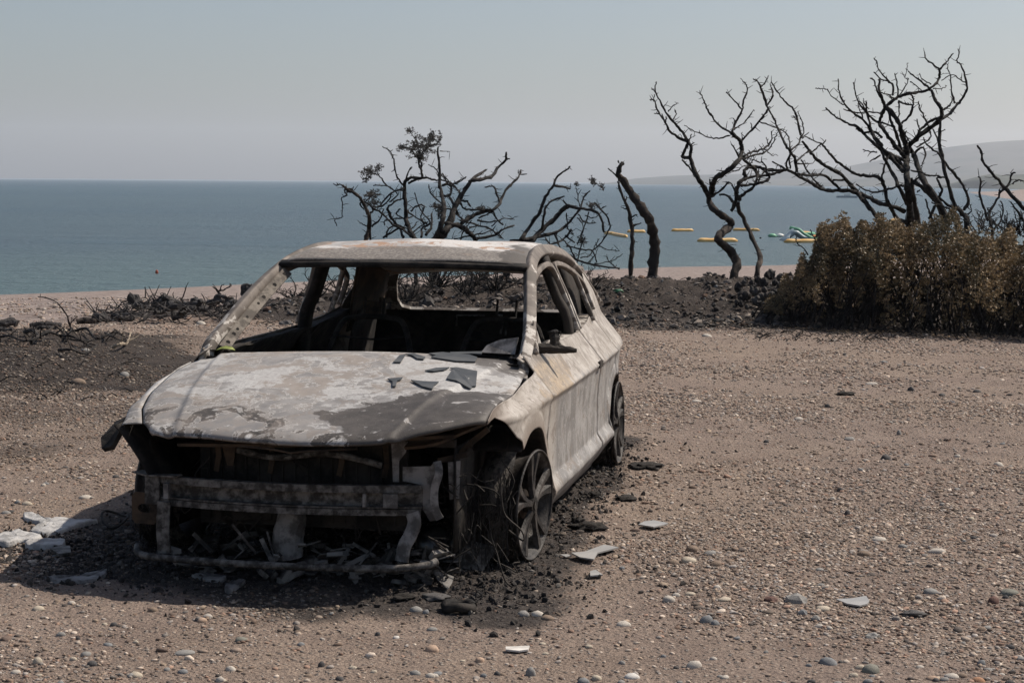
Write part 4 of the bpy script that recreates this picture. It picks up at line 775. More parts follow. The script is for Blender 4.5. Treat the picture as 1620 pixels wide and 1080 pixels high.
for c, p, r0, r1 in [('b', [(400, 900), (372, 800), (345, 700), (300, 620), (250, 560), (215, 530)], 5, 3.4), ('b', [(215, 540), (280, 480), (340, 450), (400, 425), (500, 410), (600, 390)], 3.2, 2.2), ('b', [(600, 380), (660, 330), (680, 280), (680, 215)], 2.4, 2), ('b', [(680, 215), (620, 170), (570, 130), (555, 70)], 1.7, 1), ('b', [(680, 215), (730, 170), (760, 130), (800, 80)], 1.9, 1), ('b', [(600, 385), (540, 330), (470, 280), (415, 235)], 1.9, 1), ('b', [(610, 390), (650, 480), (690, 540), (705, 590)], 3, 3.2),
    ('b', [(705, 590), (680, 650), (600, 720), (500, 790), (430, 860), (400, 950)], 3.4, 5), ('b', [(700, 640), (760, 600), (820, 530), (860, 490), (910, 410), (917, 340), (890, 240), (860, 165), (830, 150), (845, 100), (840, 40)], 2.8, .8), ('b', [(910, 330), (850, 300), (790, 260), (700, 310)], 1.1, .8), ('b', [(812, 500), (785, 400), (770, 250)], 1.8, 1.1), ('b', [(770, 245), (750, 200), (760, 160)], 1, .6), ('b', [(720, 560), (770, 520), (790, 465)], 1.8, 1.1), ('b', [(700, 620), (620, 650), (550, 700), (510, 740), (480, 810)], 2.4, 2.2), ('b', [(512, 740), (490, 640)], 1.6, 1), ('b', [(600, 730), (550, 620), (510, 540), (505, 490)], 1.6, 1.1), ('b', [(600, 740), (605, 800), (550, 840), (490, 880)], 1.6, 1.3), ('b', [(630, 380), (700, 380), (745, 355)], 1, .6), ('b', [(610, 345), (540, 300), (510, 250)], 1, .7),
    ('b', [(215, 540), (190, 450), (165, 380), (170, 300)], 2.7, 1.8), ('b', [(190, 470), (150, 400), (120, 310), (90, 290)], 1.8, 1), ('b', [(285, 440), (282, 350), (240, 320), (180, 300), (120, 240)], 1.8, 1), ('b', [(330, 460), (320, 350), (300, 250)], 1.6, 1), ('b', [(262, 330), (200, 260), (155, 200), (145, 150), (120, 120)], 1.5, .9), ('b', [(310, 470), (230, 430), (160, 400)], 1.4, .9), ('b', [(330, 450), (380, 380), (412, 320), (410, 290), (390, 285), (408, 200), (408, 160)], 1.2, .5), ('b', [(340, 490), (400, 515), (450, 520), (460, 480), (440, 430), (400, 410)], 1.8, 1.2), ('b', [(455, 530), (430, 600), (360, 680)], 2, 2.2), ('b', [(335, 480), (337, 560), (330, 640)], 1.5, 1.3), ('b', [(215, 540), (185, 620), (170, 680)], 3, 3),
    ('b', [(170, 680), (230, 770), (300, 860), (370, 940), (400, 1000)], 3, 3.8), ('b', [(250, 560), (265, 660), (300, 720), (330, 830), (365, 920)], 2.6, 3), ('b', [(145, 660), (220, 680), (300, 710)], 1.7, 1.6), ('b', [(185, 890), (260, 940), (340, 1010), (390, 1080)], 3, 3.6), ('b', [(216, 983), (180, 900), (130, 800), (90, 690), (50, 560), (0, 490)], 2.8, 1), ('b', [(530, 400), (480, 350), (430, 320)], 1, .7), ('b', [(425, 830), (390, 770), (400, 740)], 1.5, .9),
    ('a', [(575, 490), (640, 550), (700, 590), (780, 630), (850, 655), (910, 720), (980, 790), (1050, 855)], 1.3, 3), ('a', [(680, 245), (685, 330), (710, 410), (760, 490), (830, 550), (900, 600), (960, 690), (1000, 770), (1060, 840)], 1, 2.6), ('a', [(590, 330), (622, 390), (660, 420), (725, 465)], .9, 1), ('a', [(485, 325), (530, 325), (590, 332)], .8, .8), ('a', [(810, 275), (830, 370), (870, 470), (930, 540), (1000, 600), (1060, 650)], 1, 2.2), ('a', [(920, 440), (925, 520), (960, 650), (1000, 740), (1060, 815)], 1.2, 2.2), ('a', [(725, 500), (850, 535), (950, 525), (1060, 540)], 1, 1.4), ('a', [(850, 455), (890, 575)], .9, 1.2), ('a', [(830, 670), (900, 700), (980, 690), (1050, 740)], 1.4, 2.2), ('a', [(890, 845), (950, 862), (1010, 870)], .9, 1.4), ('a', [(950, 950), (1040, 895)], .9, 1.6), ('a', [(895, 410), (905, 465), (940, 500)], .8, .9),
    ('c', [(1460, 660), (1398, 635), (1300, 600), (1200, 575), (1100, 520), (1000, 480), (900, 455), (800, 455), (700, 455), (620, 430), (520, 370), (440, 330), (370, 290), (290, 245)], 4.2, 2.6), ('a', [(325, 1040), (312, 920), (270, 860), (220, 790), (170, 680), (130, 580), (80, 490), (40, 390), (10, 300), (0, 275)], 2.6, 1), ('a', [(75, 470), (122, 380), (100, 290)], 1.3, .8), ('a', [(20, 310), (60, 270), (80, 220)], 1, .6), ('a', [(80, 500), (40, 560), (0, 610)], 1.2, 1), ('a', [(0, 605), (80, 635), (160, 665), (220, 690), (262, 760), (275, 850)], 1.2, 1.3), ('a', [(270, 850), (330, 810), (362, 730), (342, 620), (300, 560)], 1.8, 1), ('a', [(358, 720), (322, 560), (290, 490), (220, 430), (160, 350), (108, 268)], 2, 1), ('a', [(360, 745), (388, 690), (370, 600), (335, 520)], 1.3, .8), ('a', [(370, 748), (430, 700)], 1.2, .8), ('a', [(270, 1010), (265, 920), (270, 870)], 1.6, 1.6), ('a', [(245, 1010), (235, 960), (275, 880)], 1.8, 1.5),
    ('c', [(1000, 482), (930, 400), (860, 320), (780, 260), (680, 210), (590, 150), (530, 80), (470, 0), (440, -40)], 4, 2), ('c', [(1000, 485), (1080, 580), (1160, 680), (1240, 780), (1310, 880)], 4.2, 4.6), ('c', [(1235, 345), (1180, 315), (1080, 305), (980, 290), (880, 230), (790, 160), (710, 80), (650, 0), (620, -20)], 3.1, 1.8), ('a', [(552, 800), (450, 760), (400, 735)], 1.2, 1), ('a', [(550, 800), (575, 762)], 1.3, .9), ('a', [(540, 790), (480, 850), (400, 880), (310, 970)], 1.2, 1.2), ('c', [(1240, 340), (1275, 450), (1300, 560), (1350, 660), (1398, 740), (1490, 780)], 3.2, 3.8), ('c', [(1240, 330), (1270, 200), (1312, 105)], 2, 1.6), ('c', [(400, 290), (520, 300), (650, 300), (730, 360), (820, 440)], 2.6, 2.6), ('c', [(750, 350), (865, 350)], 2, 1.8), ('c', [(430, 150), (500, 270), (600, 390), (640, 420)], 1.5, 1.7), ('c', [(140, 165), (270, 240)], 1.2, 2), ('c', [(380, 185), (548, 180)], 1.2, .8), ('c', [(0, 315), (120, 290), (260, 250)], 2, 2), ('c', [(100, 240), (250, 250)], 1.8, 1.8), ('c', [(980, 390), (1080, 450), (1180, 470), (1280, 450), (1390, 415), (1460, 405)], 1.4, 2.2), ('c', [(900, 400), (960, 430)], 1.6, 2.4),
    ('d', [(0, 140), (80, 290), (150, 440), (225, 590)], 2.8, 3.4), ('d', [(620, 760), (520, 560), (430, 430), (350, 260), (300, 120), (270, 60), (210, -40)], 7, 3.4), ('d', [(430, 470), (340, 400), (290, 370)], 4, 3.5), ('d', [(290, 350), (360, 318)], 1.6, 1.2), ('d', [(290, 110), (322, 50), (380, 20), (408, 90), (390, 160), (360, 210)], 2.4, 1), ('d', [(45, 110), (120, 120), (190, 150)], 3, 3), ('d', [(0, 60), (100, 170), (190, 260)], 3.6, 4), ('d', [(90, 0), (150, 60), (215, 130)], 3.5, 3.6), ('d', [(325, 470), (352, 448)], 1.2, 1.)]:
    T.br(c, p, r0, r1, twig=.8)
T = Tree('burnt_tree', 25.4, (1525, 355), 'slim charred tree with two long bowed stems right of the largest tree', seed=7, amp=.4)
T.br('d', [(820, 800), (780, 690), (740, 640), (700, 600), (650, 440), (610, 300), (580, 140), (550, 0)], 4.6, 3, 'trunk', M_BARK, .6, n=8, ground_end=True)
for c, p, r0, r1 in [('b', [(683, 870), (682, 760), (688, 650)], 3, 2.6), ('d', [(795, 650), (845, 560), (800, 440), (720, 310), (620, 200), (540, 80), (480, 50), (410, -20)], 3.2, 1.3), ('b', [(545, 795), (560, 840), (630, 900)], 1.2, 1.2), ('b', [(625, 725), (660, 800), (680, 880)], 1.2, 1.6), ('d', [(760, 650), (640, 600), (550, 530)], 2.4, 2), ('d', [(540, 520), (572, 440), (522, 330), (600, 325)], 2.4, 1.4), ('d', [(390, 285), (450, 305), (520, 300), (555, 322)], 1.6, 1.4), ('d', [(260, 250), (380, 275)], 1.6, 1.6), ('d', [(440, 740), (490, 640), (512, 600)], 3, 2.4), ('d', [(408, 540), (440, 650), (480, 750)], 1.6, 1.8), ('d', [(740, 700), (640, 640), (470, 575)], 2, 1.2), ('d', [(820, 700), (865, 660), (850, 590)], 1.3, .8), ('b', [(690, 750), (728, 728)], 1.2, .8)]:
    T.br(c, p, r0, r1, twig=.8)
T = Tree('burnt_tree', 23.6, (1590, 400), 'spindly burnt tree at the right edge whose stem slants up to the left', seed=8, amp=.3)
T.br('d', [(1650, 900), (1560, 780), (1398, 630), (1300, 530), (1200, 420), (1080, 280), (990, 170), (970, 70), (930, 0)], 4.4, 1.8, 'trunk', M_BARK, 1.2, n=8, ground_end=True)
T.br('d', [(1080, 900), (1050, 740), (1055, 660), (1140, 520), (1150, 450)], 2.8, 1.6, 'trunk', M_BARK, 1, ground_end=True)
for p, r0, r1 in [([(1150, 480), (1240, 400), (1270, 300), (1310, 270)], 2, 1.4), ([(1040, 760), (990, 620), (950, 480), (962, 340), (935, 320)], 2.4, 1.4), ([(1398, 760), (1320, 650), (1265, 570)], 2.2, 1.2), ([(1100, 840), (1170, 740), (1190, 620), (1160, 560)], 1.6, 1.1), ([(1060, 770), (1150, 810), (1250, 870)], 1.6, 1.3), ([(1285, 390), (1340, 345), (1440, 375)], 1.6, 1.2), ([(1270, 300), (1262, 275)], 1.2, .9), ([(1065, 720), (1112, 685)], 1.4, 1.), ([(1050, 660), (1025, 630)], 1.5, 1)]:
    T.br('d', p, r0, r1)
for i in range(46):
    x = random.uniform(880, 1420); y = random.uniform(830, 960); L = [(x, y)]; a = random.uniform(-.9, .9)
    for k in range(4): a += random.uniform(-.35, .35); L.append((L[-1][0] + math.sin(a) * 50, L[-1][1] - math.cos(a) * random.uniform(30, 70)))
    T.br('d', L, 1.1, .6, name='twig', twig=1.5, per=3)
# trees behind the car
GL = ((560, 470),)
T = Tree('burnt_tree', 24.2, (582, 400), 'small scorched tree with two dry leaf tufts at the left end of the thicket', seed=9, amp=.3)
T.br('f', [(310, 1120), (315, 1020), (345, 930), (345, 830), (325, 760), (280, 680), (230, 630), (170, 600), (120, 560)], 4.8, 2, 'trunk', M_BARK2, 1., n=8, ground_end=True)
for p, r0, r1 in [([(120, 565), (95, 548), (60, 558), (40, 540)], 1.2, .8), ([(220, 630), (180, 585), (130, 600), (155, 640), (110, 662)], 2, 1), ([(110, 662), (116, 750), (110, 830), (70, 842), (50, 862), (70, 905)], 1., .7), ([(360, 1110), (357, 1015), (350, 930)], 2, 1.8), ([(350, 800), (380, 760), (310, 700), (268, 722), (300, 765)], 2, 1.2), ([(370, 912), (440, 840), (470, 760)], 1.7, 1.2), ([(375, 752), (450, 790), (520, 860), (560, 900), (640, 940), (720, 1000)], 1.8, 2), ([(320, 905), (268, 880)], 1.2, .8), ([(240, 640), (200, 620), (150, 615)], 2.2, 1.4), ([(380, 740), (440, 740), (500, 700), (540, 620)], 1.7, 1.2), ([(500, 565), (450, 500), (410, 450)], 1.5, 1), ([(320, 690), (380, 640), (440, 640)], 1.3, 1)]:
    T.br('f', p, r0, r1, twig=1.3)
T.tuft('f', 350, 440, 105, 62, 190); T.tuft('f', 430, 400, 40, 45, 45); T.tuft('f', 370, 640, 90, 55, 150); T.tuft('f', 320, 505, 45, 35, 50); T.tuft('f', 380, 710, 80, 40, 90)
T = Tree('burnt_tree', 24.6, (655, 400), 'burnt tree with a dense dark tuft of dead foliage on top behind the car roof', seed=10, amp=.4)
T.br('f', [(740, 1100), (725, 1000), (690, 930), (662, 850), (655, 720), (645, 600), (655, 520)], 4.4, 3, 'trunk', M_BARK, .8, n=8, ground_end=True)
for p, r0, r1 in [([(655, 520), (690, 495), (740, 492), (800, 490), (790, 430), (770, 375)], 2.8, 2), ([(790, 430), (795, 370), (780, 350)], 1.6, 1.2), ([(770, 375), (790, 290), (860, 230), (930, 200)], 1.8, 1), ([(770, 350), (700, 260), (600, 215)], 1.2, .7), ([(770, 320), (760, 200), (680, 80)], 1.2, .7), ([(632, 550), (590, 490), (562, 400), (550, 320), (520, 265), (460, 225)], 1.8, .9), ([(640, 600), (560, 600), (490, 560), (380, 560)], 1.5, .9), ([(655, 520), (690, 430), (712, 400)], 1.6, 1), ([(640, 580), (540, 620), (460, 700), (440, 740)], 1.7, 1.3), ([(680, 540), (760, 510), (830, 490), (900, 510), (1000, 520), (1100, 590), (1130, 660)], 2, 1), ([(500, 760), (540, 840), (600, 920), (640, 1000)], 2.8, 2.2), ([(500, 770), (515, 735), (580, 690), (640, 670)], 1.8, 1.3), ([(520, 700), (590, 640), (560, 600)], 1.4, 1), ([(465, 1005), (560, 945), (620, 900)], 1.8, 1.4), ([(490, 1000), (510, 930), (600, 900), (700, 1000)], 1.8, 1.4), ([(790, 1000), (800, 920), (850, 900), (860, 860), (812, 800), (770, 730), (735, 620)], 2.1, 1), ([(700, 780), (760, 730), (815, 740), (790, 830), (850, 900)], 1.6, 1.2), ([(720, 960), (780, 910), (850, 870)], 1.4, 1.2), ([(660, 770), (730, 820), (800, 870), (830, 940)], 1.6, 1.3), ([(830, 980), (880, 900), (880, 800)], 2.6, 1.4), ([(640, 840), (560, 845), (480, 860), (480, 900)], 1.5, .9), ([(610, 760), (580, 800), (650, 840), (720, 820)], 1.4, 1), ([(600, 900), (700, 930), (750, 870)], 1.3, .9)]:
    T.br('f', p, r0, r1, twig=1.2)
T.tuft('f', 790, 230, 185, 115, 620); T.tuft('f', 690, 95, 50, 35, 50); T.tuft('f', 625, 240, 70, 35, 80); T.tuft('f', 880, 150, 60, 75, 120); T.tuft('f', 945, 160, 30, 60, 60); T.tuft('f', 780, 320, 50, 50, 110)
T = Tree('burnt_tree', 24.0, (700, 400), 'burnt spreading tree with long forked limbs reaching right above the car roof', seed=11, amp=.5)
T.br('f', [(890, 1080), (930, 970), (970, 860), (985, 740), (965, 640), (950, 540), (950, 420), (935, 300), (935, 230)], 6.2, 1.4, 'trunk', M_BARK, .8, n=9, ground_end=True)
T.br('g', [(-50, 840), (8, 764), (60, 660), (100, 540), (130, 480), (180, 400), (230, 320), (260, 285), (370, 210)], 7.4, 2.2, 'trunk', M_BARK, .8, n=9, ground_end=True)
for c, p, r0, r1 in [('f', [(940, 480), (912, 415), (850, 380)], 1.3, .8), ('f', [(950, 565), (1010, 545), (960, 460)], 1.5, 1.1), ('f', [(985, 650), (1040, 640), (1045, 570), (1000, 545)], 1.8, 1.4), ('f', [(1000, 545), (1080, 540), (1175, 485)], 1.6, .9), ('f', [(970, 710), (900, 660), (865, 600), (855, 550)], 1.6, 1.), ('f', [(950, 265), (1035, 270)], .8, .5), ('f', [(985, 780), (920, 740), (870, 745)], 1.5, .8), ('f', [(1000, 880), (1100, 900), (1188, 950)], 3.5, 3), ('f', [(1010, 640), (1080, 740), (1110, 820), (1188, 880)], 1.8, 1.4),
    ('g', [(250, 300), (340, 290), (430, 260), (480, 180), (540, 130), (545, 60)], 3.4, 1.8), ('g', [(545, 122), (576, 114)], 1.6, 1), ('g', [(0, 740), (80, 680), (170, 700), (230, 750), (290, 812)], 5.2, 3.4), ('g', [(130, 470), (210, 480), (242, 522)], 2, 1.3), ('g', [(150, 490), (190, 540), (270, 550), (400, 550)], 1.9, 1.6), ('g', [(150, 670), (200, 640), (300, 580), (430, 550), (490, 490), (540, 390), (590, 330), (650, 270), (670, 212)], 3.6, 1.5), ('g', [(662, 248), (722, 245)], 1.3, .9), ('g', [(650, 240), (645, 215)], 1.2, .8), ('g', [(490, 490), (460, 400), (430, 350), (360, 358)], 2.1, 1.1), ('g', [(430, 560), (470, 640), (518, 677)], 1.9, 1.3), ('g', [(300, 640), (380, 655), (460, 645)], 1.8, 1.3), ('g', [(290, 795), (440, 770), (500, 730), (612, 683)], 2.4, 1.6), ('g', [(310, 620), (430, 570)], 1.6, 1.4), ('g', [(150, 640), (300, 680), (400, 710), (500, 790)], 1.6, 1.2), ('g', [(230, 700), (330, 690), (450, 740), (520, 800)], 1.4, 1.1), ('g', [(420, 690), (500, 630), (605, 628)], 1, .7), ('g', [(0, 340), (60, 330), (72, 400), (40, 430)], 1.7, 1.2), ('g', [(60, 330), (130, 380), (150, 440)], 1.3, .9), ('g', [(50, 420), (100, 500), (140, 600)], 1.4, 1), ('g', [(0, 240), (60, 310), (120, 330), (200, 268)], 1.3, .8), ('g', [(150, 820), (180, 740), (250, 640)], 1.3, .9), ('g', [(100, 800), (300, 760), (420, 730)], 1.4, 1), ('g', [(0, 560), (60, 540), (130, 600), (200, 650)], 1.8, 1.3)]:
    T.br(c, p, r0, r1, twig=1.2)
T.tuft('f', 930, 740, 75, 30, 90); T.tuft('f', 950, 800, 45, 55, 80); T.tuft('g', 330, 540, 55, 22, 60); T.tuft('g', 225, 615, 35, 25, 30)
T = Tree('burnt_tree', 23.7, (835, 400), 'fallen burnt tree with low curling branches between the car roof and the snapped trunk', seed=12, amp=.5)
T.br('g', [(560, 880), (740, 830), (840, 730), (930, 650), (1020, 560), (1075, 515)], 5.2, 3.6, 'trunk', M_BARK, .8, n=9, ground_end=True)
for p, r0, r1 in [([(580, 822), (740, 800), (850, 770), (960, 750), (1050, 690), (1120, 610), (1180, 540), (1212, 440), (1260, 390)], 4, 1.1), ([(1075, 515), (1030, 470)], 2, 1.3), ([(1075, 515), (1170, 540), (1300, 560), (1360, 640), (1380, 740)], 3.2, 1.8), ([(670, 812), (760, 670), (830, 570), (880, 440), (950, 340), (980, 265), (1050, 220), (1090, 180)], 3.6, 1.2), ([(960, 345), (1090, 370)], 2.2, 1.6), ([(850, 710), (870, 580), (910, 490), (1040, 435)], 2.6, 1.6), ([(1300, 490), (1400, 600), (1432, 690), (1390, 780), (1330, 860), (1270, 900)], 1.6, 1.2), ([(1172, 520), (1150, 400), (1140, 360)], 1, .7), ([(1250, 570), (1210, 700), (1150, 850)], 1.3, 1), ([(1160, 590), (1220, 660), (1310, 660)], 1.3, .9), ([(880, 790), (925, 860)], 1.7, 1.2), ([(960, 760), (1010, 880)], 1.8, 1.2), ([(1100, 720), (1050, 790), (915, 855)], 2.2, 1.6), ([(1050, 770), (1130, 830)], 1.9, 1.2), ([(1060, 860), (1200, 890), (1280, 900), (1320, 1000)], 1.6, 1), ([(1020, 900), (1150, 980), (1300, 1020), (1512, 1050)], 2.2, 1.4), ([(1340, 860), (1420, 890), (1512, 900)], 1, .6), ([(1300, 1010), (1430, 990), (1512, 950)], 1, .7), ([(1240, 1000), (1300, 940), (1330, 880)], 1, .7), ([(1060, 580), (1070, 700), (1120, 760)], 1.3, .9), ([(1400, 520), (1340, 540), (1310, 500)], .9, .6), ([(1130, 960), (1080, 860), (1020, 800)], 1.6, 1.2), ([(1150, 1000), (1180, 880), (1220, 780)], 1.3, 1), ([(960, 860), (1060, 940), (1120, 1020)], 1.6, 1.3), ([(1180, 960), (1260, 940), (1300, 860), (1340, 800)], 1.2, .8), ([(1512, 1060), (1440, 1010), (1400, 950)], 1.2, .8), ([(1150, 620), (1200, 680), (1180, 780)], 1.1, .8), ([(1220, 600), (1280, 620), (1330, 600)], 1.1, .8)]:
    T.br('g', p, r0, r1, twig=1.3)
T.tuft('g', 1145, 332, 24, 30, 30); T.tuft('g', 1285, 310, 42, 45, 80); T.tuft('g', 1358, 350, 34, 40, 45); T.tuft('g', 1275, 515, 50, 32, 60); T.tuft('g', 1190, 810, 45, 60, 90)
# tangle of twigs low on the bank, seen through the windows
def sapling(px, py, Y, hgt, n, label, group=None, spread=.6, name='burnt_shrub', seed=0, r=.010):
    rr = random.Random(seed); b = at(px, py, Y); gz = float(height(np.array([b.x]), np.array([Y]))[0]); o = empty(name, (b.x, Y, gz)); tag(o, label, 'burnt shrub' if 'shrub' in name else 'sapling', group)
    for i in range(n):
        a = rr.uniform(0, 6.28); L = [Vector((0, 0, -.03))]; d = Vector((math.cos(a) * spread, math.sin(a) * spread, 1)).normalized(); st = hgt * rr.uniform(.5, 1.1) / 6
        for k in range(6): d = (d + Vector((rr.uniform(-.5, .5), rr.uniform(-.5, .5), rr.uniform(-.35, .3)))).normalized(); L.append(L[-1] + d * st)
        L = [Vector((p.x, p.y, max(p.z, -.03))) for p in L]; mb = MB(); Q = catmull(L, 3); mb.tube(Q, [r * (1 - .75 * j / len(Q)) for j in range(len(Q))], 5)
        for j in range(2, len(Q), 2):
            e = Vector((rr.uniform(-1, 1), rr.uniform(-1, 1), rr.uniform(-.3, 1))).normalized() * hgt * rr.uniform(.05, .22); mb.tube([Q[j], Q[j] + e * .5 + Vector((0, 0, .02)), Q[j] + e], [r * .45, r * .35, r * .2], 4, cap=False)
        mb.build('branch', M_BARK, o, fix=False)
    return o
GS = 'bare burnt shrubs on the bank'
for i, (px, py, Y, h_, n) in enumerate([(640, 470, 21.5, .55, 9), (690, 455, 22.6, .6, 10), (735, 470, 21.8, .5, 9), (785, 460, 22.2, .55, 9), (545, 470, 22.0, .5, 6), (500, 480, 22.0, .4, 5), (465, 470, 22.5, .45, 5), (890, 440, 22.3, .5, 7), (930, 450, 22.0, .35, 6), (610, 440, 23.4, .5, 8), (760, 440, 23.4, .55, 8)]):
    sapling(px, py, Y, h_ * 1.15, int(n * 1.9), 'low bare burnt shrub on the dark bank seen past or through the car', GS, seed=40 + i, spread=.9, r=.011)
# scorched leafy shrubs on the right
def shrub_mat():
    g = G('scorched_leaves'); c = g.attr('tint'); g.set('Base Color', c); g.set('Roughness', .55); g.set('Specular IOR Level', .4)
    t = g.nt.nodes.new('ShaderNodeBsdfTranslucent'); g.nt.links.new(c, t.inputs[0]); m = g.nt.nodes.new('ShaderNodeMixShader'); m.inputs[0].default_value = .18
    g.nt.links.new(g.bsdf.outputs[0], m.inputs[1]); g.nt.links.new(t.outputs[0], m.inputs[2]); g.nt.links.new(m.outputs[0], g.out.inputs[0]); return g.mat
M_SHRUB = shrub_mat()
TOPX = [1206, 1218, 1230, 1243, 1254, 1266, 1278, 1289, 1300, 1313, 1334, 1352, 1372, 1400, 1440, 1475, 1500, 1540, 1580, 1620, 1700, 1790]; TOPY = [500, 468, 476, 436, 446, 402, 414, 376, 366, 356, 350, 372, 360, 352, 372, 354, 348, 366, 376, 386, 376, 400]
def shrub(p0, p1, label, seed, nros):
    rs = np.random.RandomState(seed); rr = random.Random(seed); c0 = ground((p0 + p1) / 2, 520); o = empty('scorched_shrub', (c0.x, c0.y + 1.2, 0)); tag(o, label, 'shrub', 'scorched shrubs at the right edge of the car park')
    org = o.location; V = []; F = []; C = []; stems = []
    k = 0
    while k < nros:
        px = rs.uniform(p0, p1); Yf = np.interp(px, [1200, 1300, 1620, 1800], [20.1, 19.3, 17.7, 17.0]); a = rs.rand() ** .8; Y = Yf + a * 2.5; hq = rs.rand()
        zt = at(px, np.interp(px, TOPX, TOPY) + 7 * math.sin(px * .21 + a * 5) + 5 * math.sin(px * .087 + a * 9), Yf + 1.2).z; dome = (1 - abs(2 * a - .95) ** 2.6) if a < 1 else 0; dome = max(dome, 0) ** .62
        lump = .50 + .72 * float(fbm(np.array([px / 34.]), np.array([Y * 1.5 + seed]), 3, seed)[0]) ; top = zt * dome * min(1.06, lump + .10 + (rs.rand() ** 8) * .16)
        if p1 < 1500: top *= 1.0
        if rs.rand() < .72: h = top * (1 - rs.rand() ** 2 * .35)
        else: h = top * rs.rand()
        if h < .03: continue
        hole = float(fbm(np.array([px / 14.]), np.array([h * 6 + Y * .8]), 2, seed + 3)[0])
        if hole < .50 and h < top * .93: continue
        if px < 1290 and rs.rand() < .35 + .3 * (h < .6 * top): continue
        Y += (float(fbm(np.array([px / 26.]), np.array([h * 2.6]), 3, seed + 17)[0]) - .45) * 1.5 * (1 - a); b = at(px, 500, Y); P = Vector((b.x, Y, h)) - org; k += 1; out = Vector((rs.uniform(-.5, .5), -.4 + a * .8, .9)).normalized()
        m = rs.rand(); bright = float(fbm(np.array([px / 30.]), np.array([h * 3]), 3, seed + 8)[0])
        for j in range(rs.randint(7, 12)):
            an = rs.uniform(0, 6.28); el = rs.uniform(-.4, 1.1); d = Vector((math.cos(an) * math.cos(el), math.sin(an) * math.cos(el), math.sin(el))) + out * .5; d.normalize(); L = rs.uniform(.015, .036); w = d.cross(Vector((rs.uniform(-1, 1), rs.uniform(-1, 1), rs.uniform(-1, 1)))).normalized() * L * .26
            s0 = P + d * .008; q = len(V); V += [tuple(s0), tuple(s0 + d * L * .55 + w), tuple(s0 + d * L), tuple(s0 + d * L * .55 - w)]; F.append((q, q + 1, q + 2, q + 3))
            t = rs.rand() * .5 + m * .5 + (bright - .5) * 1.0 + .07
            if t < .38: cc = (.075, .064, .038)
            elif t < .62: cc = (.140, .107, .060)
            elif t < .85: cc = (.205, .145, .080)
            else: cc = (.36, .265, .155)
            f_ = rs.uniform(.75, 1.2); C += [(cc[0] * f_, cc[1] * f_, cc[2] * f_, 1)] * 4
        if k % 34 == 0: stems.append((P.copy(), a))
    me = bpy.data.meshes.new('foliage'); me.from_pydata(V, [], F); ca = me.color_attributes.new('tint', 'FLOAT_COLOR', 'POINT'); ca.data.foreach_set('color', np.array(C, np.float32).ravel())
    f = link_mesh('foliage', me, M_SHRUB, o); f['kind'] = 'stuff'
    mb = MB()
    for P, a in stems:
        x0 = P.x + rr.uniform(-.45, .55) * (.3 + P.z); base = Vector((x0, P.y + rr.uniform(-.3, .5) * (.3 + P.z), -.02)); mid = base.lerp(P, .5) + Vector((rr.uniform(-.12, .12), rr.uniform(-.1, .1), .06))
        mb.tube(catmull([base, mid, P], 3), [.011, .009, .008, .007, .006, .004, .003], 4, cap=False)
    st = mb.build('stems', M_BARK, o, fix=False); st['kind'] = 'stuff'; return o
shrub(1203, 1405, 'left half of the brown scorched thicket, ragged and thin beside the rock pile', 21, 9000)
shrub(1385, 1790, 'right half of the brown scorched thicket, dense and reaching the right edge of the view', 22, 15000)
mbt = Tree('dead_twig', 19.6, (1262, 500), 'dark bare twig sticking out of the left end of the brown thicket', cat='twig', seed=15, amp=.05)
mbt.br('c', [(500, 1100), (470, 1050), (400, 990), (380, 960), (385, 915)], 1.3, .9, twig=1); mbt.br('c', [(620, 1040), (570, 940), (540, 890), (520, 845)], 1.2, .8, twig=1)

# fallen leaves and litter under the thicket
ml = MB(); rl = random.Random(8)
for i in range(2600):
    px = rl.uniform(1200, 1760); Yf = ip(px, [1200, 1300, 1620, 1800], [20.1, 19.3, 17.7, 17.0]); Y = Yf - .45 + abs(rl.gauss(0, .5)); g_ = at(px, 500, Y); z = float(height(np.array([g_.x]), np.array([Y]))[0]) + .008; a = rl.uniform(0, 6.28); L = rl.uniform(.015, .035); d = Vector((math.cos(a) * L, math.sin(a) * L, rl.uniform(-.004, .012))); w = Vector((-d.y, d.x, 0)) * .3; p = Vector((g_.x, Y, z)); ml.add([p, p + d * .5 + w, p + d, p + d * .5 - w], [(0, 1, 2, 3)])
tag(ml.build('fallen_leaves', simple('dry_fallen_leaf', (.10, .065, .035), (.26, .17, .09), 30, .8, 0), fix=False), 'dry brown leaves fallen under the scorched thicket', 'leaves', kind='stuff')
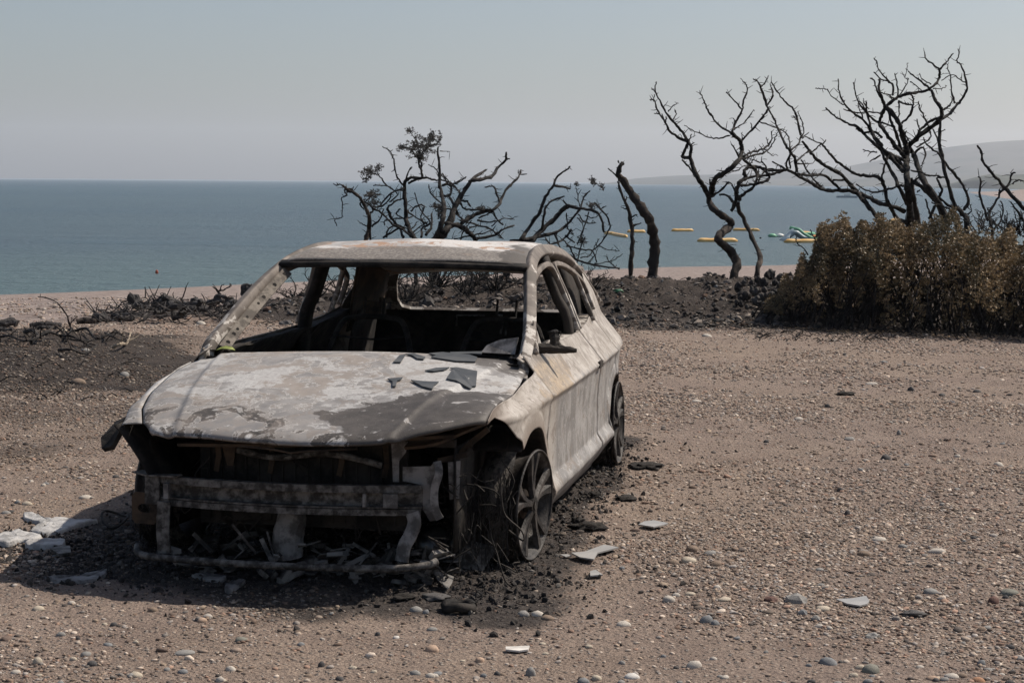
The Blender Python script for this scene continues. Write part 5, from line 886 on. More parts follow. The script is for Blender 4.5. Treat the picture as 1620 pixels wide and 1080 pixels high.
# ================================================================== INFLATABLES ON THE WATER
M_YEL = simple('yellow_vinyl', (0.62, 0.36, 0.11), (0.70, 0.45, 0.17), 2, 0.45, 0.1); M_GRN = simple('green_vinyl', (0.12, 0.34, 0.20), (0.20, 0.44, 0.28), 2, 0.45, .1); M_WHT = simple('pale_vinyl', (0.62, 0.64, 0.60), (0.75, 0.76, 0.72), 2, 0.45, .1); M_BLU = simple('greyblue_vinyl', (0.20, 0.26, 0.30), (0.26, 0.33, 0.37), 2, .45, .1); M_ORG = simple('orange_vinyl', (0.60, 0.22, 0.06), (0.7, 0.3, 0.1), 2, .45, .1); M_RED = simple('red_plastic', (0.35, 0.08, 0.05), (0.42, 0.12, 0.07), 2, .5, 0)
def boom(x0, x1, y0, y1, label, mat=M_YEL, r=.16):
    a = ground(x0, y0, SEA); b = ground(x1, y1, SEA); c = (a + b) / 2; d = b - a; k = max(3, int(d.length / 1.2)); mb = MB(); pts = []; rad = []
    for i in range(k * 4 + 1): pts.append(a - c + d * i / (k * 4)); rad.append(r * (.86 if i % 4 == 0 else 1) * (.3 if i in (0, k * 4) else 1))
    mb.tube(pts, rad, 10); o = mb.build('floating_boom', mat, smooth_on=True); o.location = (c.x, c.y, SEA + .07); tag(o, label, 'float', 'yellow floating booms'); return o
boom(958, 970, 370.5, 371.5, 'very short yellow float farthest left, meeting a second float at an angle'); boom(970, 991, 372, 376, 'short yellow float slanting down just left of the snapped trunk'); boom(992, 1021, 368, 368, 'yellow float seen behind the snapped trunk and thin stem'); boom(1062, 1097, 366, 366, 'short yellow float alone in open water between the snapped and the twisted trunk')
boom(1103, 1167, 382.5, 382.5, 'long yellow float crossing behind the pale knee of the twisted trunk', r=.2); boom(1159, 1202, 365, 365.5, 'yellow float behind the slender looping tree'); boom(1240, 1312, 384, 384, 'orange yellow float lying in front of the inflatable mountain', r=.2)
c = ground(1262, 381, SEA); sp = empty('water_slide', (c.x, c.y, SEA)); tag(sp, 'inflatable water playground mountain in grey blue and green on the sea', 'inflatable'); k = c.y / FPX
mb = MB()
def slide_pt(a, b):
    X = np.interp(a, [0, .35, .62, 1], [-26, -8, 8, 28]); Z = np.interp(a, [0, .35, .45, .62, 1], [0, 20, 18, 9, 2.5]) * (1 - .0 * b); return (X * k, (b - .5) * 2.6 * (1 - .4 * (Z > 8)), Z * k * (1 - (2 * b - 1) ** 4 * .3))
mb.grid(slide_pt, np.linspace(0, 1, 16), np.linspace(0, 1, 9)); mb.build('slide_body', M_BLU, sp, smooth_on=True, solid=.2)
mb = MB(); mb.tube([(x * k, -1.05, z * k) for x, z in [(-10, 20), (-2, 18.5), (6, 12), (16, 6.5), (27, 4)]], .10, 8); mb.tube([(x * k, .9, z * k) for x, z in [(-10, 20), (0, 18), (8, 10), (18, 5)]], .13, 8); mb.build('slide_edge', M_GRN, sp, smooth_on=True)
def lump(px, py, w, h, mat, label, cat='inflatable', group=None, name='inflatable_float'):
    c = ground(px, py, SEA); k = c.y / FPX; me = blob_mesh(name, px % 13, 2, 1, .1); o = link_mesh(name, me, mat); o.location = (c.x, c.y, SEA + h * k * .3); o.scale = (w * k / 2, w * k / 3, h * k / 2); tag(o, label, cat, group); return o
GI = 'inflatable blocks of the water playground'
lump(1222, 375, 14, 7, M_GRN, 'green inflatable block at the left end of the water playground', group=GI); lump(1234, 375, 12, 7, M_WHT, 'white inflatable block left of the inflatable mountain', group=GI); lump(1243, 376, 10, 5, M_YEL, 'small yellow inflatable block touching the foot of the inflatable mountain', group=GI)
lump(1272, 370, 26, 6, M_YEL, 'yellow inflatable beam behind the inflatable mountain', group=GI); lump(1284, 374, 26, 9, M_GRN, 'green inflatable arch right of the inflatable mountain', group=GI); lump(1291, 377, 18, 7, M_ORG, 'orange inflatable block under the green arch beside the brown thicket', group=GI); lump(1302, 381, 20, 8, M_WHT, 'pale inflatable block half hidden by the brown thicket', group=GI)
lump(1416, 357, 24, 15, M_YEL, 'rounded orange yellow inflatable peeping over the thicket left of the largest trunk', group=None)
b_ = lump(248, 433, 5, 8, M_RED, 'small red buoy floating on the left near the shore', 'buoy', name='buoy'); lump(1203, 377.5, 3.5, 3, M_CHAR, 'tiny dark float in the water left of the playground', 'float', name='small_float')
c = ground(1340, 313.0, SEA); bt = empty('boat', (c.x, c.y, SEA)); tag(bt, 'distant motor boat on the bay below the hills', 'boat'); mb = MB(); mb.box((0, 0, .3), (6, 1.8, .6)); mb.build('hull', M_BLU, bt); mb = MB(); mb.box((0, 0, .95), (1.8, 1.2, .7)); mb.build('cabin', M_WHT, bt)

# ================================================================== STONES, DRIFTWOOD, DEBRIS
def stone_mat():
    g = G('beach_stone'); c = g.attr('tint', 'INSTANCER'); n = g.noise(3, 5, .6); n2 = g.noise(14, 4, .7)
    c2 = g.mix(n.step(.35, .65) * .5, c, g.mix(1.0, c, (.62, .58, .55), 'MULTIPLY')); g.set('Base Color', g.mix(n2.step(.55, .7) * .25, c2, (.45, .40, .35))); g.set('Roughness', .85); g.bump(n2, .3, .02); return g.mat
M_STONEI = stone_mat()
SCN = {}
def scol(key):
    if key not in SCN:
        c = dict(pale=(.47, .425, .37), grey=(.25, .24, .225), blue=(.20, .203, .205), dark=(.085, .08, .078), cream=(.44, .38, .30), peach=(.42, .30, .22), red=(.13, .075, .062), brown=(.22, .165, .125), olive=(.20, .195, .165), orange=(.36, .20, .12), white=(.58, .55, .51), char=(.035, .031, .029), rock=(.07, .063, .058))[key]
        SCN[key] = simple('stone_' + key, tuple(x * .78 for x in c), tuple(x * 1.1 for x in c), 11, .85, .35, .004)
    return SCN[key]
BL = [blob_mesh('stone', i, 2, .62, .14, 1.1) for i in range(6)] + [blob_mesh('rock', 20 + i, 2, .75, .26, 1.7, True) for i in range(4)]
BLM = {}
def stone(px, py, w, h, key, label, group=None, rock=False, name=None, cat=None, z=None, Y=None):
    p = ground(px, py + h * .15) if Y is None else at(px, py, Y); zz = float(height(np.array([p.x]), np.array([p.y]))[0]) if z is None else z; k = p.y / FPX
    bi = (int(px * 7 + py * 3) % 4) + 6 if rock else int(px * 7 + py * 3) % 6; kk = (bi, key)
    if kk not in BLM: me = BL[bi].copy(); me.materials.append(scol(key)); BLM[kk] = me
    o = bpy.data.objects.new(name or ('rock' if rock else 'stone'), BLM[kk]); col.objects.link(o); hh = h * k / .58
    o.location = (p.x, p.y, zz + h * k * .02); o.scale = (w * k / 2, w * k / 2 * .8, max(hh / 2 / .62, w * k * .15) * .9); o.rotation_euler = (random.uniform(-.12, .12), random.uniform(-.12, .12), random.uniform(-.5, .5)); tag(o, label, cat or ('rock' if rock else 'stone'), group); return o
def c4(L, ox, oy, s):
    for (x, y, w, h, key, label) in L: stone(ox + x / s, oy + y / s, w / s, h / s, key, label, rock='angular' in label)
c4([(200, 638, 125, 52, 'grey', 'largest angular grey rock on the gravel at the lower right, flat-topped'), (375, 962, 110, 45, 'blue', 'smooth blue grey oval stone at the bottom right, left of a greenish one'), (600, 1010, 105, 52, 'olive', 'greenish grey round stone with a dark cap at the bottom edge, lower right'), (640, 306, 85, 24, 'pale', 'pale flat stone in open gravel halfway between the wheel and the right edge'), (920, 600, 90, 32, 'grey', 'grey oval stone left of the dark red one on the right'), (1255, 650, 70, 42, 'red', 'dark red brown rounded stone near the right edge'), (950, 380, 105, 28, 'pale', 'long pale flat stone sunk in the gravel on the right'), (475, 168, 38, 36, 'dark', 'small dark ball-like stone in the middle of the right half'), (435, 48, 42, 28, 'dark', 'small dark stone farther back, above the ball-like one'), (1340, 602, 100, 36, 'olive', 'long olive stone just above the dark red one'), (1175, 1060, 80, 30, 'orange', 'orange brown flat stone at the bottom edge on the right'), (605, 828, 85, 28, 'grey', 'low grey stone between the largest angular rock and the greenish one'), (1030, 1030, 90, 24, 'pale', 'flat pale stone at the bottom edge left of the orange one'), (235, 700, 55, 28, 'blue', 'small blue grey stone right below the largest angular rock'), (305, 735, 55, 32, 'grey', 'round grey stone a little lower right of the largest angular rock'), (560, 390, 75, 30, 'brown', 'brown stone sunk in gravel below the pale flat one'), (770, 347, 55, 20, 'grey', 'thin grey stone to the right of the brown sunk one'), (1385, 380, 50, 34, 'brown', 'brown stone with a dark neighbour at the far right'), (930, 1045, 80, 26, 'peach', 'pink flat stone at the bottom edge between pale and greenish stones'), (1190, 968, 50, 36, 'blue', 'blue stone in the bottom right corner area'), (65, 638, 80, 24, 'red', 'dark red flat stone immediately left of the largest angular rock'), (345, 682, 85, 30, 'cream', 'cream flat stone just right of the small blue grey one')], 1200, 760, 3.376)
c4([(1005, 992, 90, 46, 'pale', 'bright pale egg-shaped stone at the bottom, right of the middle'), (675, 1048, 90, 28, 'white', 'white flat stone at the bottom edge below the middle'), (135, 1025, 62, 52, 'grey', 'grey double-humped stone at the bottom below the front wheel'), (870, 630, 72, 38, 'pale', 'pale rounded stone with two smaller ones to its right'), (978, 432, 90, 35, 'cream', 'cream pointed stone right of the glass piece by the wheel'), (998, 372, 75, 38, 'brown', 'brown humped stone behind the cream pointed one'), (890, 436, 75, 32, 'brown', 'dark brown stone touching the cream pointed one on its left'), (1070, 746, 80, 44, 'blue', 'blue grey rounded rock among small pebbles'), (630, 768, 85, 26, 'pale', 'pale long stone alone on gravel below the small glass triangle'), (170, 711, 80, 32, 'pale', 'pale stone, middle one of three in a row below the front wheel'), (95, 713, 70, 30, 'grey', 'grey stone, left one of three in a row below the front wheel'), (225, 730, 80, 28, 'brown', 'brown flat stone, right one of three in a row below the front wheel'), (1130, 567, 50, 24, 'pale', 'small pale stone right of the pale rounded trio'), (910, 608, 50, 22, 'pale', 'middle stone of the pale rounded trio'), (985, 598, 60, 20, 'cream', 'right flat stone of the pale rounded trio'), (485, 1055, 60, 32, 'cream', 'cream stone at the bottom edge right of the double-humped one'), (415, 1067, 70, 30, 'blue', 'blue stone cut by the bottom edge left of a cream one'), (1090, 396, 75, 24, 'grey', 'grey flat stone right of the brown humped one'), (1120, 454, 70, 26, 'brown', 'brown flat stone lower right of the brown humped one'), (1170, 636, 80, 18, 'cream', 'thin cream slab of stone on the gravel right of the pale trio')], 800, 760, 3.376)
c4([(1095, 570, 95, 42, 'peach', 'peach coloured stone with a tan stick-like stone above it at the bottom centre'), (1385, 637, 60, 36, 'peach', 'pinkish stone right of the larger peach one'), (420, 665, 46, 38, 'dark', 'dark round stone at the bottom, left of the centre'), (760, 478, 38, 28, 'dark', 'small dark stone above the white chip at the bottom centre'), (875, 498, 45, 18, 'white', 'white flat chip beside the small dark stone'), (990, 720, 75, 30, 'grey', 'grey flat stone at the bottom edge, centre'), (1490, 718, 45, 28, 'dark', 'dark stone near the bottom edge right of centre'), (995, 330, 85, 34, 'grey', 'grey stone beside the ash left of the black ring of rubber'), (1055, 346, 45, 26, 'blue', 'small bluish stone touching the grey one beside the ash'), (1095, 440, 70, 24, 'grey', 'flat grey stone above the peach coloured stone'), (405, 470, 40, 22, 'brown', 'small brown stone on bare sand left of the bottom centre')], 400, 880, 3.857)
c4([(215, 660, 75, 32, 'cream', 'cream rounded stone just outside the shadow at the lower left'), (410, 628, 50, 24, 'pale', 'small pale stone at the lower edge of the car shadow'), (215, 966, 60, 44, 'cream', 'cream egg-like stone near the bottom left corner'), (775, 1045, 85, 32, 'cream', 'cream flat stone at the bottom edge on the left'), (1040, 1025, 65, 24, 'blue', 'blue grey stone at the bottom edge left of centre'), (1050, 916, 130, 26, 'grey', 'long low grey lump of concrete in the gravel at the lower left'), (645, 760, 48, 28, 'dark', 'dark stone in the gravel below the shadow on the left'), (1375, 840, 75, 28, 'olive', 'greenish flat stone below the lower tube of the car'), (615, 870, 60, 20, 'blue', 'thin blue grey stone below the dark stone on the left'), (1150, 735, 60, 24, 'peach', 'pinkish stone just below the car shadow'), (155, 75, 70, 24, 'cream', 'cream stone in sunlight left of the upper shadow edge'), (490, 38, 80, 22, 'pale', 'pale stone in sunlight near the upper shadow edge'), (35, 120, 60, 20, 'grey', 'grey stone at the left edge above the melted metal'), (345, 805, 60, 26, 'grey', 'grey stone among pebbles below the shadow at left')], 0, 780, 3.6)
c4([(460, 300, 42, 12, 'pale', 'pale slab of stone on far gravel right behind the car'), (1205, 502, 26, 20, 'dark', 'dark upright stone on the far gravel to the right'), (1113, 760, 40, 22, 'dark', 'dark rounded stone in the middle distance right of the car'), (1527, 777, 40, 18, 'pale', 'pale stone in the middle distance near the right edge'), (1163, 668, 20, 24, 'grey', 'small upright grey stone above the dark rounded one'), (1318, 527, 28, 12, 'dark', 'flat dark stone on the far gravel at the right'), (420, 549, 38, 11, 'pale', 'pale flat stone beside the rear wheel on far gravel'), (795, 614, 36, 12, 'pale', 'pale flat stone in the middle distance, centre right'), (900, 564, 22, 14, 'dark', 'small dark stone in the middle distance, centre right'), (980, 686, 44, 14, 'grey', 'flat grey stone in the middle distance left of the upright one'), (676, 692, 22, 12, 'dark', 'small dark stone lying right of the rear wheel'), (1108, 404, 26, 10, 'grey', 'grey stone far back near the thicket shadow'), (963, 375, 16, 9, 'dark', 'small dark stone far back below the thicket'), (1062, 482, 48, 11, 'pale', 'long pale stone on the far gravel'), (1448, 512, 34, 14, 'dark', 'dark clod on the far gravel near the right edge'), (1375, 745, 26, 14, 'pale', 'small pale stone below the middle distance at the right')], 920, 400, 2.314)
for (px, py, w, h, key, lb) in [(280, 755, 24, 8, 'brown', 'small brown stone left of the wing tip'), (125, 612, 26, 9, 'brown', 'tan stone on the burnt patch at the left'), (197, 600, 16, 8, 'grey', 'grey stone at the right side of the burnt patch'), (135, 573, 16, 5, 'grey', 'thin sliver of stone behind the tan stone on the burnt patch'), (100, 533, 12, 5, 'cream', 'cream stone beside the bare sapling')]: stone(px, py, w, h, key, lb)
# mid-sized pebbles, too alike to be told apart
GP = {'grey': 'grey pebbles strewn over the gravel', 'pale': 'pale pebbles strewn over the gravel', 'brown': 'brown pebbles strewn over the gravel', 'blue': 'bluish pebbles strewn over the gravel', 'cream': 'cream pebbles strewn over the gravel', 'dark': 'dark pebbles strewn over the gravel'}
rp_ = random.Random(77); PEB = []
def free_of_car(px, py):
    g = ground(px, py); u, v = car_uv(g.x, g.y); return not (abs(u) < 1.0 and -1.0 < v < 3.7)
for i in range(170):
    while True:
        px = rp_.uniform(-30, 1650); py = 1085 - 500 * rp_.random() ** 1.5
        g = ground(px, py); u, v = car_uv(g.x, g.y)
        if not free_of_car(px, py) or (abs(u) < 1.5 and -.9 < v < 3.3 and rp_.random() < .7): continue
        break
    key = rp_.choice(['grey', 'grey', 'pale', 'pale', 'brown', 'brown', 'blue', 'cream', 'dark']); s_ = rp_.uniform(.018, .038) * FPX / g.y
    if g.x < -2.2 and g.y > 10: key = rp_.choice(['brown', 'grey', 'dark'])
    stone(px, py, s_, s_ * rp_.uniform(.3, .55), key, '%s beach pebble, one of many small ones scattered on the car park gravel' % {'grey': 'grey', 'pale': 'pale', 'brown': 'brown', 'blue': 'bluish', 'cream': 'cream coloured', 'dark': 'dark'}[key], GP[key], name='pebble', cat='pebble')
# charred rocks: a pile by the thicket, others strewn on the bank
GR = 'sooty rocks piled beside the brown thicket'
for i in range(46):
    t = rp_.random(); px = 1168 + 78 * t + rp_.uniform(-6, 6); hmax = np.interp(t, [0, .35, .6, 1], [8, 30, 44, 30]); lift = rp_.uniform(0, 1); py = 470 - lift * hmax; s_ = rp_.uniform(7, 15)
    o = stone(px, py, s_, s_ * .62, rp_.choice(['char', 'rock', 'rock', 'char', 'rock']), 'sooty angular rock in the pile between the slender tree and the brown thicket', GR, rock=True, Y=21.2 + 1.3 * lift + rp_.uniform(-.3, .3)); 
    o.location.z = float(height(np.array([o.location.x]), np.array([o.location.y]))[0]) + .05 + .16 * lift * (1 - abs(t - .6)) 
GB = 'burnt stones strewn over the dark bank'
for i in range(110):
    px = rp_.uniform(385, 1260); Y = rp_.uniform(19.6, 23.2); s_ = rp_.choice([3, 4, 4, 5, 6, 8, 11]); g = at(px, 450, Y)
    o = stone(px, 450, s_, s_ * .5, rp_.choice(['rock', 'grey', 'brown', 'char', 'rock', 'blue']), 'one of the burnt stones strewn over the dark bank behind the car', GB, rock=rp_.random() < .5, Y=Y); o.location.z = float(height(np.array([o.location.x]), np.array([o.location.y]))[0]) + .01
stone(452, 498, 24, 9, 'dark', 'large dark boulder on the bank seen through the car front side window', rock=True, Y=19.0); stone(605, 450, 40, 20, 'rock', 'big round dark boulder under the small tree, seen through the car', rock=True, Y=21.5); stone(652, 483, 20, 9, 'pale', 'pale tan stone seen through the lower left of the rear window', Y=20.2); stone(675, 455, 26, 17, 'rock', 'dark boulder in the middle of the view through the rear window', rock=True, Y=21.2); stone(412, 488, 14, 5, 'brown', 'reddish brown brick fragment seen through the front side window', rock=True, Y=19.6); stone(318, 488, 17, 7, 'pale', 'pale oval stone at the front of the driftwood heap', Y=19.3)
# driftwood heap on the left, logs at the left edge
M_DRIFT = simple('charred_driftwood', (0.028, 0.026, 0.026), (0.12, 0.11, 0.105), 9, 0.9, 0.7, 0.01, lo=.45, hi=.7)
def log(x0, y0, x1, y1, Y, r, label, group=None, mat=None, name='driftwood_log', cat='log', lift=0.0, Y1=None):
    a = at(x0, y0, Y); b = at(x1, y1, Y1 or Y)
    for p in (a, b): p.z = max(p.z, float(height(np.array([p.x]), np.array([p.y]))[0]) + r * .6)
    c = (a + b) / 2; d = b - a; mb = MB(); q = [a - c, a - c + d * .33 + Vector((rp_.uniform(-1, 1), rp_.uniform(-1, 1), rp_.uniform(-.6, .8))) * r * .9, a - c + d * .66 + Vector((rp_.uniform(-1, 1), 0, rp_.uniform(-.6, .8))) * r * .9, b - c]; Q = catmull(q, 3)
    mb.tube(Q, [r * rp_.uniform(.8, 1.1) * (1 - .3 * i / len(Q)) for i in range(len(Q))], 9, jit=.12); o = mb.build(name, mat or M_DRIFT, smooth_on=False, fix=False); o.location = c; tag(o, label, cat, group); return o
log(-6, 521, 27, 526, 18.0, .055, 'dark driftwood log lying at the far left edge below the beach'); log(0, 529, 20, 530, 17.5, .03, 'thin burnt stick below the log at the far left edge', name='stick', cat='stick'); log(48, 527, 98, 529, 17.9, .035, 'long dark stick right of the far left log', name='stick', cat='stick'); log(60, 533, 90, 526, 17.6, .025, 'slanting stick crossing the long dark one', name='stick', cat='stick'); log(122, 509, 152, 508, 19.3, .04, 'tan broken branch stump lying left of the driftwood heap', mat=M_BARK2); log(150, 502, 172, 506, 19.6, .055, 'dark knotty log at the left end of the driftwood heap'); log(272, 500, 310, 487, 19.8, .05, 'smooth dark log slanting through the middle of the driftwood heap'); log(246, 481, 262, 470, 20.6, .06, 'upright thick log end in the driftwood heap'); log(205, 474, 224, 482, 20.4, .07, 'burnt stump at the top left of the driftwood heap'); log(385, 461, 398, 456, 21.3, .08, 'round dark log end beside the left windscreen pillar')
GD = 'logs in the driftwood heap'
for i in range(26):
    px = rp_.uniform(165, 385); Y = rp_.uniform(19.2, 21.2); base = np.interp(px, [165, 230, 300, 385], [510, 500, 495, 480]); a = rp_.uniform(-.5, .5); L = rp_.uniform(6, 15); up_ = rp_.uniform(0, 22) * np.interp(px, [165, 215, 260, 385], [.4, 1, 1, .7]); y = base - up_
    log(px - L, y + math.sin(a) * L * .5, px + L, y - math.sin(a) * L * .5, Y, rp_.uniform(.022, .05), 'charred log in the tangled driftwood heap left of the car', GD, Y1=Y + rp_.uniform(-.5, .5))
mb = MB(); dc = at(280, 500, 20.2); dz = float(height(np.array([dc.x]), np.array([20.2]))[0])
for i in range(330):
    px = rp_.uniform(150, 400); Y = rp_.uniform(19.0, 21.6); g = at(px, 480, Y); gz = float(height(np.array([g.x]), np.array([Y]))[0]); hh = np.interp(px, [150, 200, 250, 300, 400], [.04, .16, .24, .18, .14]); p = Vector((g.x, Y, gz + rp_.random() * hh)); d = Vector((rp_.uniform(-1, 1), rp_.uniform(-1, 1), rp_.uniform(-.2, .6))).normalized(); L = rp_.uniform(.06, .26); q = p - Vector((dc.x, 20.2, dz)); mb.tube([q, q + d * L * .5 + Vector((0, 0, rp_.uniform(-.03, .03))), q + d * L], [.009, .007, .004], 4, cap=False)
o = mb.build('brushwood', M_DRIFT, fix=False); o.location = (dc.x, 20.2, dz); tag(o, 'tangled charred brushwood of the driftwood heap', 'brushwood', kind='stuff')
def stick_tree(Y, base, label, paths, cat='sapling', name='burnt_sapling', seed=31, amp=.05, mat=None, crop=(0, 420, 3.857)):
    T = Tree(name, Y, base, label, cat=cat, seed=seed, amp=amp, mat=mat or M_BARK)
    for i, (p, r0, r1) in enumerate(paths): T.br(crop, p, r0, r1, 'stem' if i == 0 else 'branch', twig=.8)
stick_tree(16.9, (121, 528), 'bare bent burnt sapling leaning left against the beach', [([(475, 425), (440, 395), (410, 310), (360, 240), (310, 205), (230, 190)], 1.9, .8), ([(430, 355), (475, 310)], 1., .7), ([(470, 420), (495, 378)], 1, .7), ([(365, 258), (305, 250)], .8, .6), ([(475, 425), (430, 455)], 1.2, .8)])
stick_tree(20.2, (345, 475), 'forked burnt stick rising from the right end of the driftwood heap', [([(1380, 210), (1330, 160), (1360, 150), (1400, 130), (1410, 115)], 2, 1), ([(1330, 160), (1300, 130)], 1.4, .9), ([(1335, 165), (1355, 118)], 1.2, .8), ([(1420, 200), (1370, 195), (1330, 170)], 1.8, 1.2)], cat='stick', name='forked_stick', seed=32)
stick_tree(20.4, (285, 470), 'straight charred twig standing in the middle of the driftwood heap', [([(1105, 215), (1125, 170), (1138, 125)], 1.6, .9), ([(1070, 230), (1055, 170)], 1.3, .9), ([(1010, 240), (980, 170)], 1.4, .8)], cat='stick', name='standing_twig', seed=33)
stick_tree(20.7, (215, 470), 'pair of thin burnt twigs at the left top of the driftwood heap', [([(885, 200), (885, 130)], 1.3, .8), ([(805, 220), (802, 170)], 1.3, .8)], cat='stick', name='standing_twig', seed=34)
GF = 'burnt branches fallen on the dark patch'
def fallen(pts, r, label, mat=None, group=None, twig=1.0):
    P = [ground(0 + x / 3.857, 420 + y / 3.857) for x, y in pts]; P = [Vector((p.x, p.y, float(height(np.array([p.x]), np.array([p.y]))[0]) + .03 + .04 * (i % 2))) for i, p in enumerate(P)]; c = P[0].copy(); Q = catmull([p - c for p in P], 5); mb = MB(); m = len(Q); r *= 1.35; mb.tube(Q, [r * (1 - .6 * i / m) for i in range(m)], 6, jit=.1)
    for i in range(2, m, 3):
        e = Vector((rp_.uniform(-1, 1), rp_.uniform(-1, 1), rp_.uniform(0, .8))).normalized() * rp_.uniform(.05, .16); mb.tube([Q[i], Q[i] + e * .6, Q[i] + e], [r * .4, r * .3, r * .2], 4, cap=False)
    o = mb.build('fallen_branch', mat or M_BARK, fix=False); o.location = c; tag(o, label, 'branch', group)
M_PALEWOOD = simple('bleached_wood', (.20, .16, .12), (.33, .27, .20), 12, .85, .4, .005)
fallen([(690, 590), (740, 590), (775, 555), (800, 515)], .012, 'pale curved bleached stick on the burnt patch left of the car', M_PALEWOOD); fallen([(155, 505), (200, 530), (235, 560), (250, 600)], .016, 'thick dark branch piece at the left of the burnt patch'); fallen([(285, 520), (340, 500), (400, 530), (410, 580)], .011, 'curved grey branch in the middle of the burnt patch', M_BARK2); fallen([(190, 600), (290, 575), (370, 545), (450, 580), (560, 590)], .012, 'long wavy charred branch across the burnt patch'); fallen([(460, 490), (530, 500), (590, 540), (700, 530), (760, 520)], .011, 'long thin charred branch at the right of the burnt patch'); fallen([(0, 550), (60, 575), (150, 610), (240, 600)], .010, 'thin charred branch at the left edge of the burnt patch'); fallen([(420, 470), (440, 520), (420, 560), (500, 590), (580, 560)], .009, 'twisted thin twig between the curved grey branch and the pale stick'); fallen([(360, 640), (440, 650), (520, 640), (600, 600)], .010, 'low dark twig in front of the burnt patch branches'); fallen([(640, 500), (690, 560), (760, 540)], .008, 'short dark twig beside the pale bleached stick')
mb = MB()
for i in range(900):
    a = rp_.random(); 
    if a < .55: px = rp_.uniform(395, 1290); Y = rp_.uniform(19.0, 24.2)
    elif a < .62: px = rp_.uniform(-20, 215); Y = ground(px, rp_.uniform(535, 640)).y
    else: px = rp_.uniform(1180, 1650); Y = rp_.uniform(17.2, 19.6)
    g = at(px, 500, Y); gz = float(height(np.array([g.x]), np.array([Y]))[0]); p = Vector((g.x, Y, gz + .01)); d = Vector((rp_.uniform(-1, 1), rp_.uniform(-1, 1), rp_.uniform(-.1, .22))).normalized(); L = rp_.uniform(.04, .17); mb.tube([p, p + d * L * .5 + Vector((0, 0, .02)), p + d * L], [.006, .005, .002], 3, cap=False)
tag(mb.build('charred_twigs', M_BARK, fix=False), 'small charred twigs littering the burnt ground', 'twigs', kind='stuff')
# glass and metal on the ground round the car
M_GLASSG = simple('dusty_glass', (.27, .265, .255), (.33, .32, .305), 3, .4, .1, .002)
def flat(pts, ox, oy, s, th, mat, label, cat, name, bumpy=0.0, lift=.006, group=None):
    P = [ground(ox + x / s, oy + y / s) for x, y in pts]; cen = sum(P, Vector()) / len(P); cen.z = max(float(height(np.array([p.x]), np.array([p.y]))[0]) for p in P + [cen]) + lift; n = len(P); Q = [Vector((p.x - cen.x, p.y - cen.y, 0)) for p in P]
    if bumpy:
        # domed melt: rings shrinking to the middle
        R_ = catmull(Q + [Q[0]], 3)[:-1]; m = len(R_); V = []; th *= .34; rings = [(1, -.012), (.98, th * .7), (.93, th), (.8, th * .8), (.6, th * 1.1), (.3, th * .8), (.05, th * 1.0)]
        for f, z in rings: V += [Vector((q.x * f, q.y * f, z + (rp_.uniform(-1, 1) * bumpy if f < .96 and f > .1 else 0))) for q in R_]
        F = [(j * m + i, j * m + (i + 1) % m, (j + 1) * m + (i + 1) % m, (j + 1) * m + i) for j in range(len(rings) - 1) for i in range(m)] + [tuple((len(rings) - 1) * m + i for i in range(m))]
        mb = MB(); mb.add(V, F); o = mb.build(name, mat, smooth_on=True)
    else:
        mb = MB(); mb.add(Q + [q + Vector((0, 0, th)) for q in Q], [tuple(range(n))[::-1], tuple(range(n, 2 * n))] + [(i, (i + 1) % n, n + (i + 1) % n, n + i) for i in range(n)]); o = mb.build(name, mat)
    o.location = cen; tag(o, label, cat, group); return o
A = (800, 760, 3.376)
flat([(350, 408), (420, 402), (525, 364), (602, 378), (545, 394), (490, 408), (470, 443), (395, 432)], *A, .006, M_GLASSG, 'large pale bone-shaped glass piece on the ground right of the front wheel', 'glass piece', 'glass_piece', lift=.012)
flat([(708, 252), (740, 236), (790, 230), (868, 245), (835, 256), (790, 266)], *A, .006, M_GLASSG, 'lens-shaped grey glass piece behind the bone-shaped one', 'glass piece', 'glass_piece', lift=.012)
flat([(450, 490), (480, 482), (518, 508), (452, 514)], *A, .006, M_GLASSG, 'small triangular glass piece below the bone-shaped one', 'glass piece', 'glass_piece')
flat([(290, 404), (330, 402), (352, 410), (320, 416)], *A, .004, M_GLASSG, 'thin sliver of pale glass touching the bone-shaped piece on its left', 'glass piece', 'glass_piece')
flat([(0, 900), (60, 898), (128, 895), (120, 915), (70, 922), (0, 915)], *A, .006, scol('white'), 'white flat flake on the gravel below the front wheel at the bottom', 'flake', 'white_flake')
flat([(415, 645), (500, 640), (575, 628), (592, 655), (580, 670), (540, 680), (470, 668)], 1200, 760, 3.376, .006, M_GLASSG, 'pale jagged flat sheet right of the largest angular rock', 'sheet', 'pale_sheet')
B_ = (0, 780, 3.6)
flat([(130, 150), (200, 148), (250, 172), (370, 180), (560, 183), (450, 212), (390, 240), (280, 265), (170, 246), (235, 205), (150, 182)], *B_, .030, M_ALU, 'star-shaped puddle of melted white aluminium left of the car', 'melted metal', 'melted_aluminium', bumpy=.007)
flat([(-30, 285), (40, 262), (110, 250), (200, 265), (240, 285), (190, 298), (110, 300), (50, 320), (-30, 312)], *B_, .035, M_ALU, 'rounded blob of melted aluminium at the left edge, bright in the sun', 'melted metal', 'melted_aluminium', bumpy=.007)
flat([(145, 305), (215, 296), (300, 292), (370, 290), (355, 325), (250, 332), (150, 325)], *B_, .028, M_ALU, 'long grey lump of melted aluminium in the shadow below the star-shaped one', 'melted metal', 'melted_aluminium', bumpy=.006)
flat([(285, 348), (350, 330), (400, 335), (405, 372), (335, 382)], *B_, .012, M_BEAM, 'grey four-cornered metal scrap in the shadow left of the car', 'scrap', 'metal_scrap')
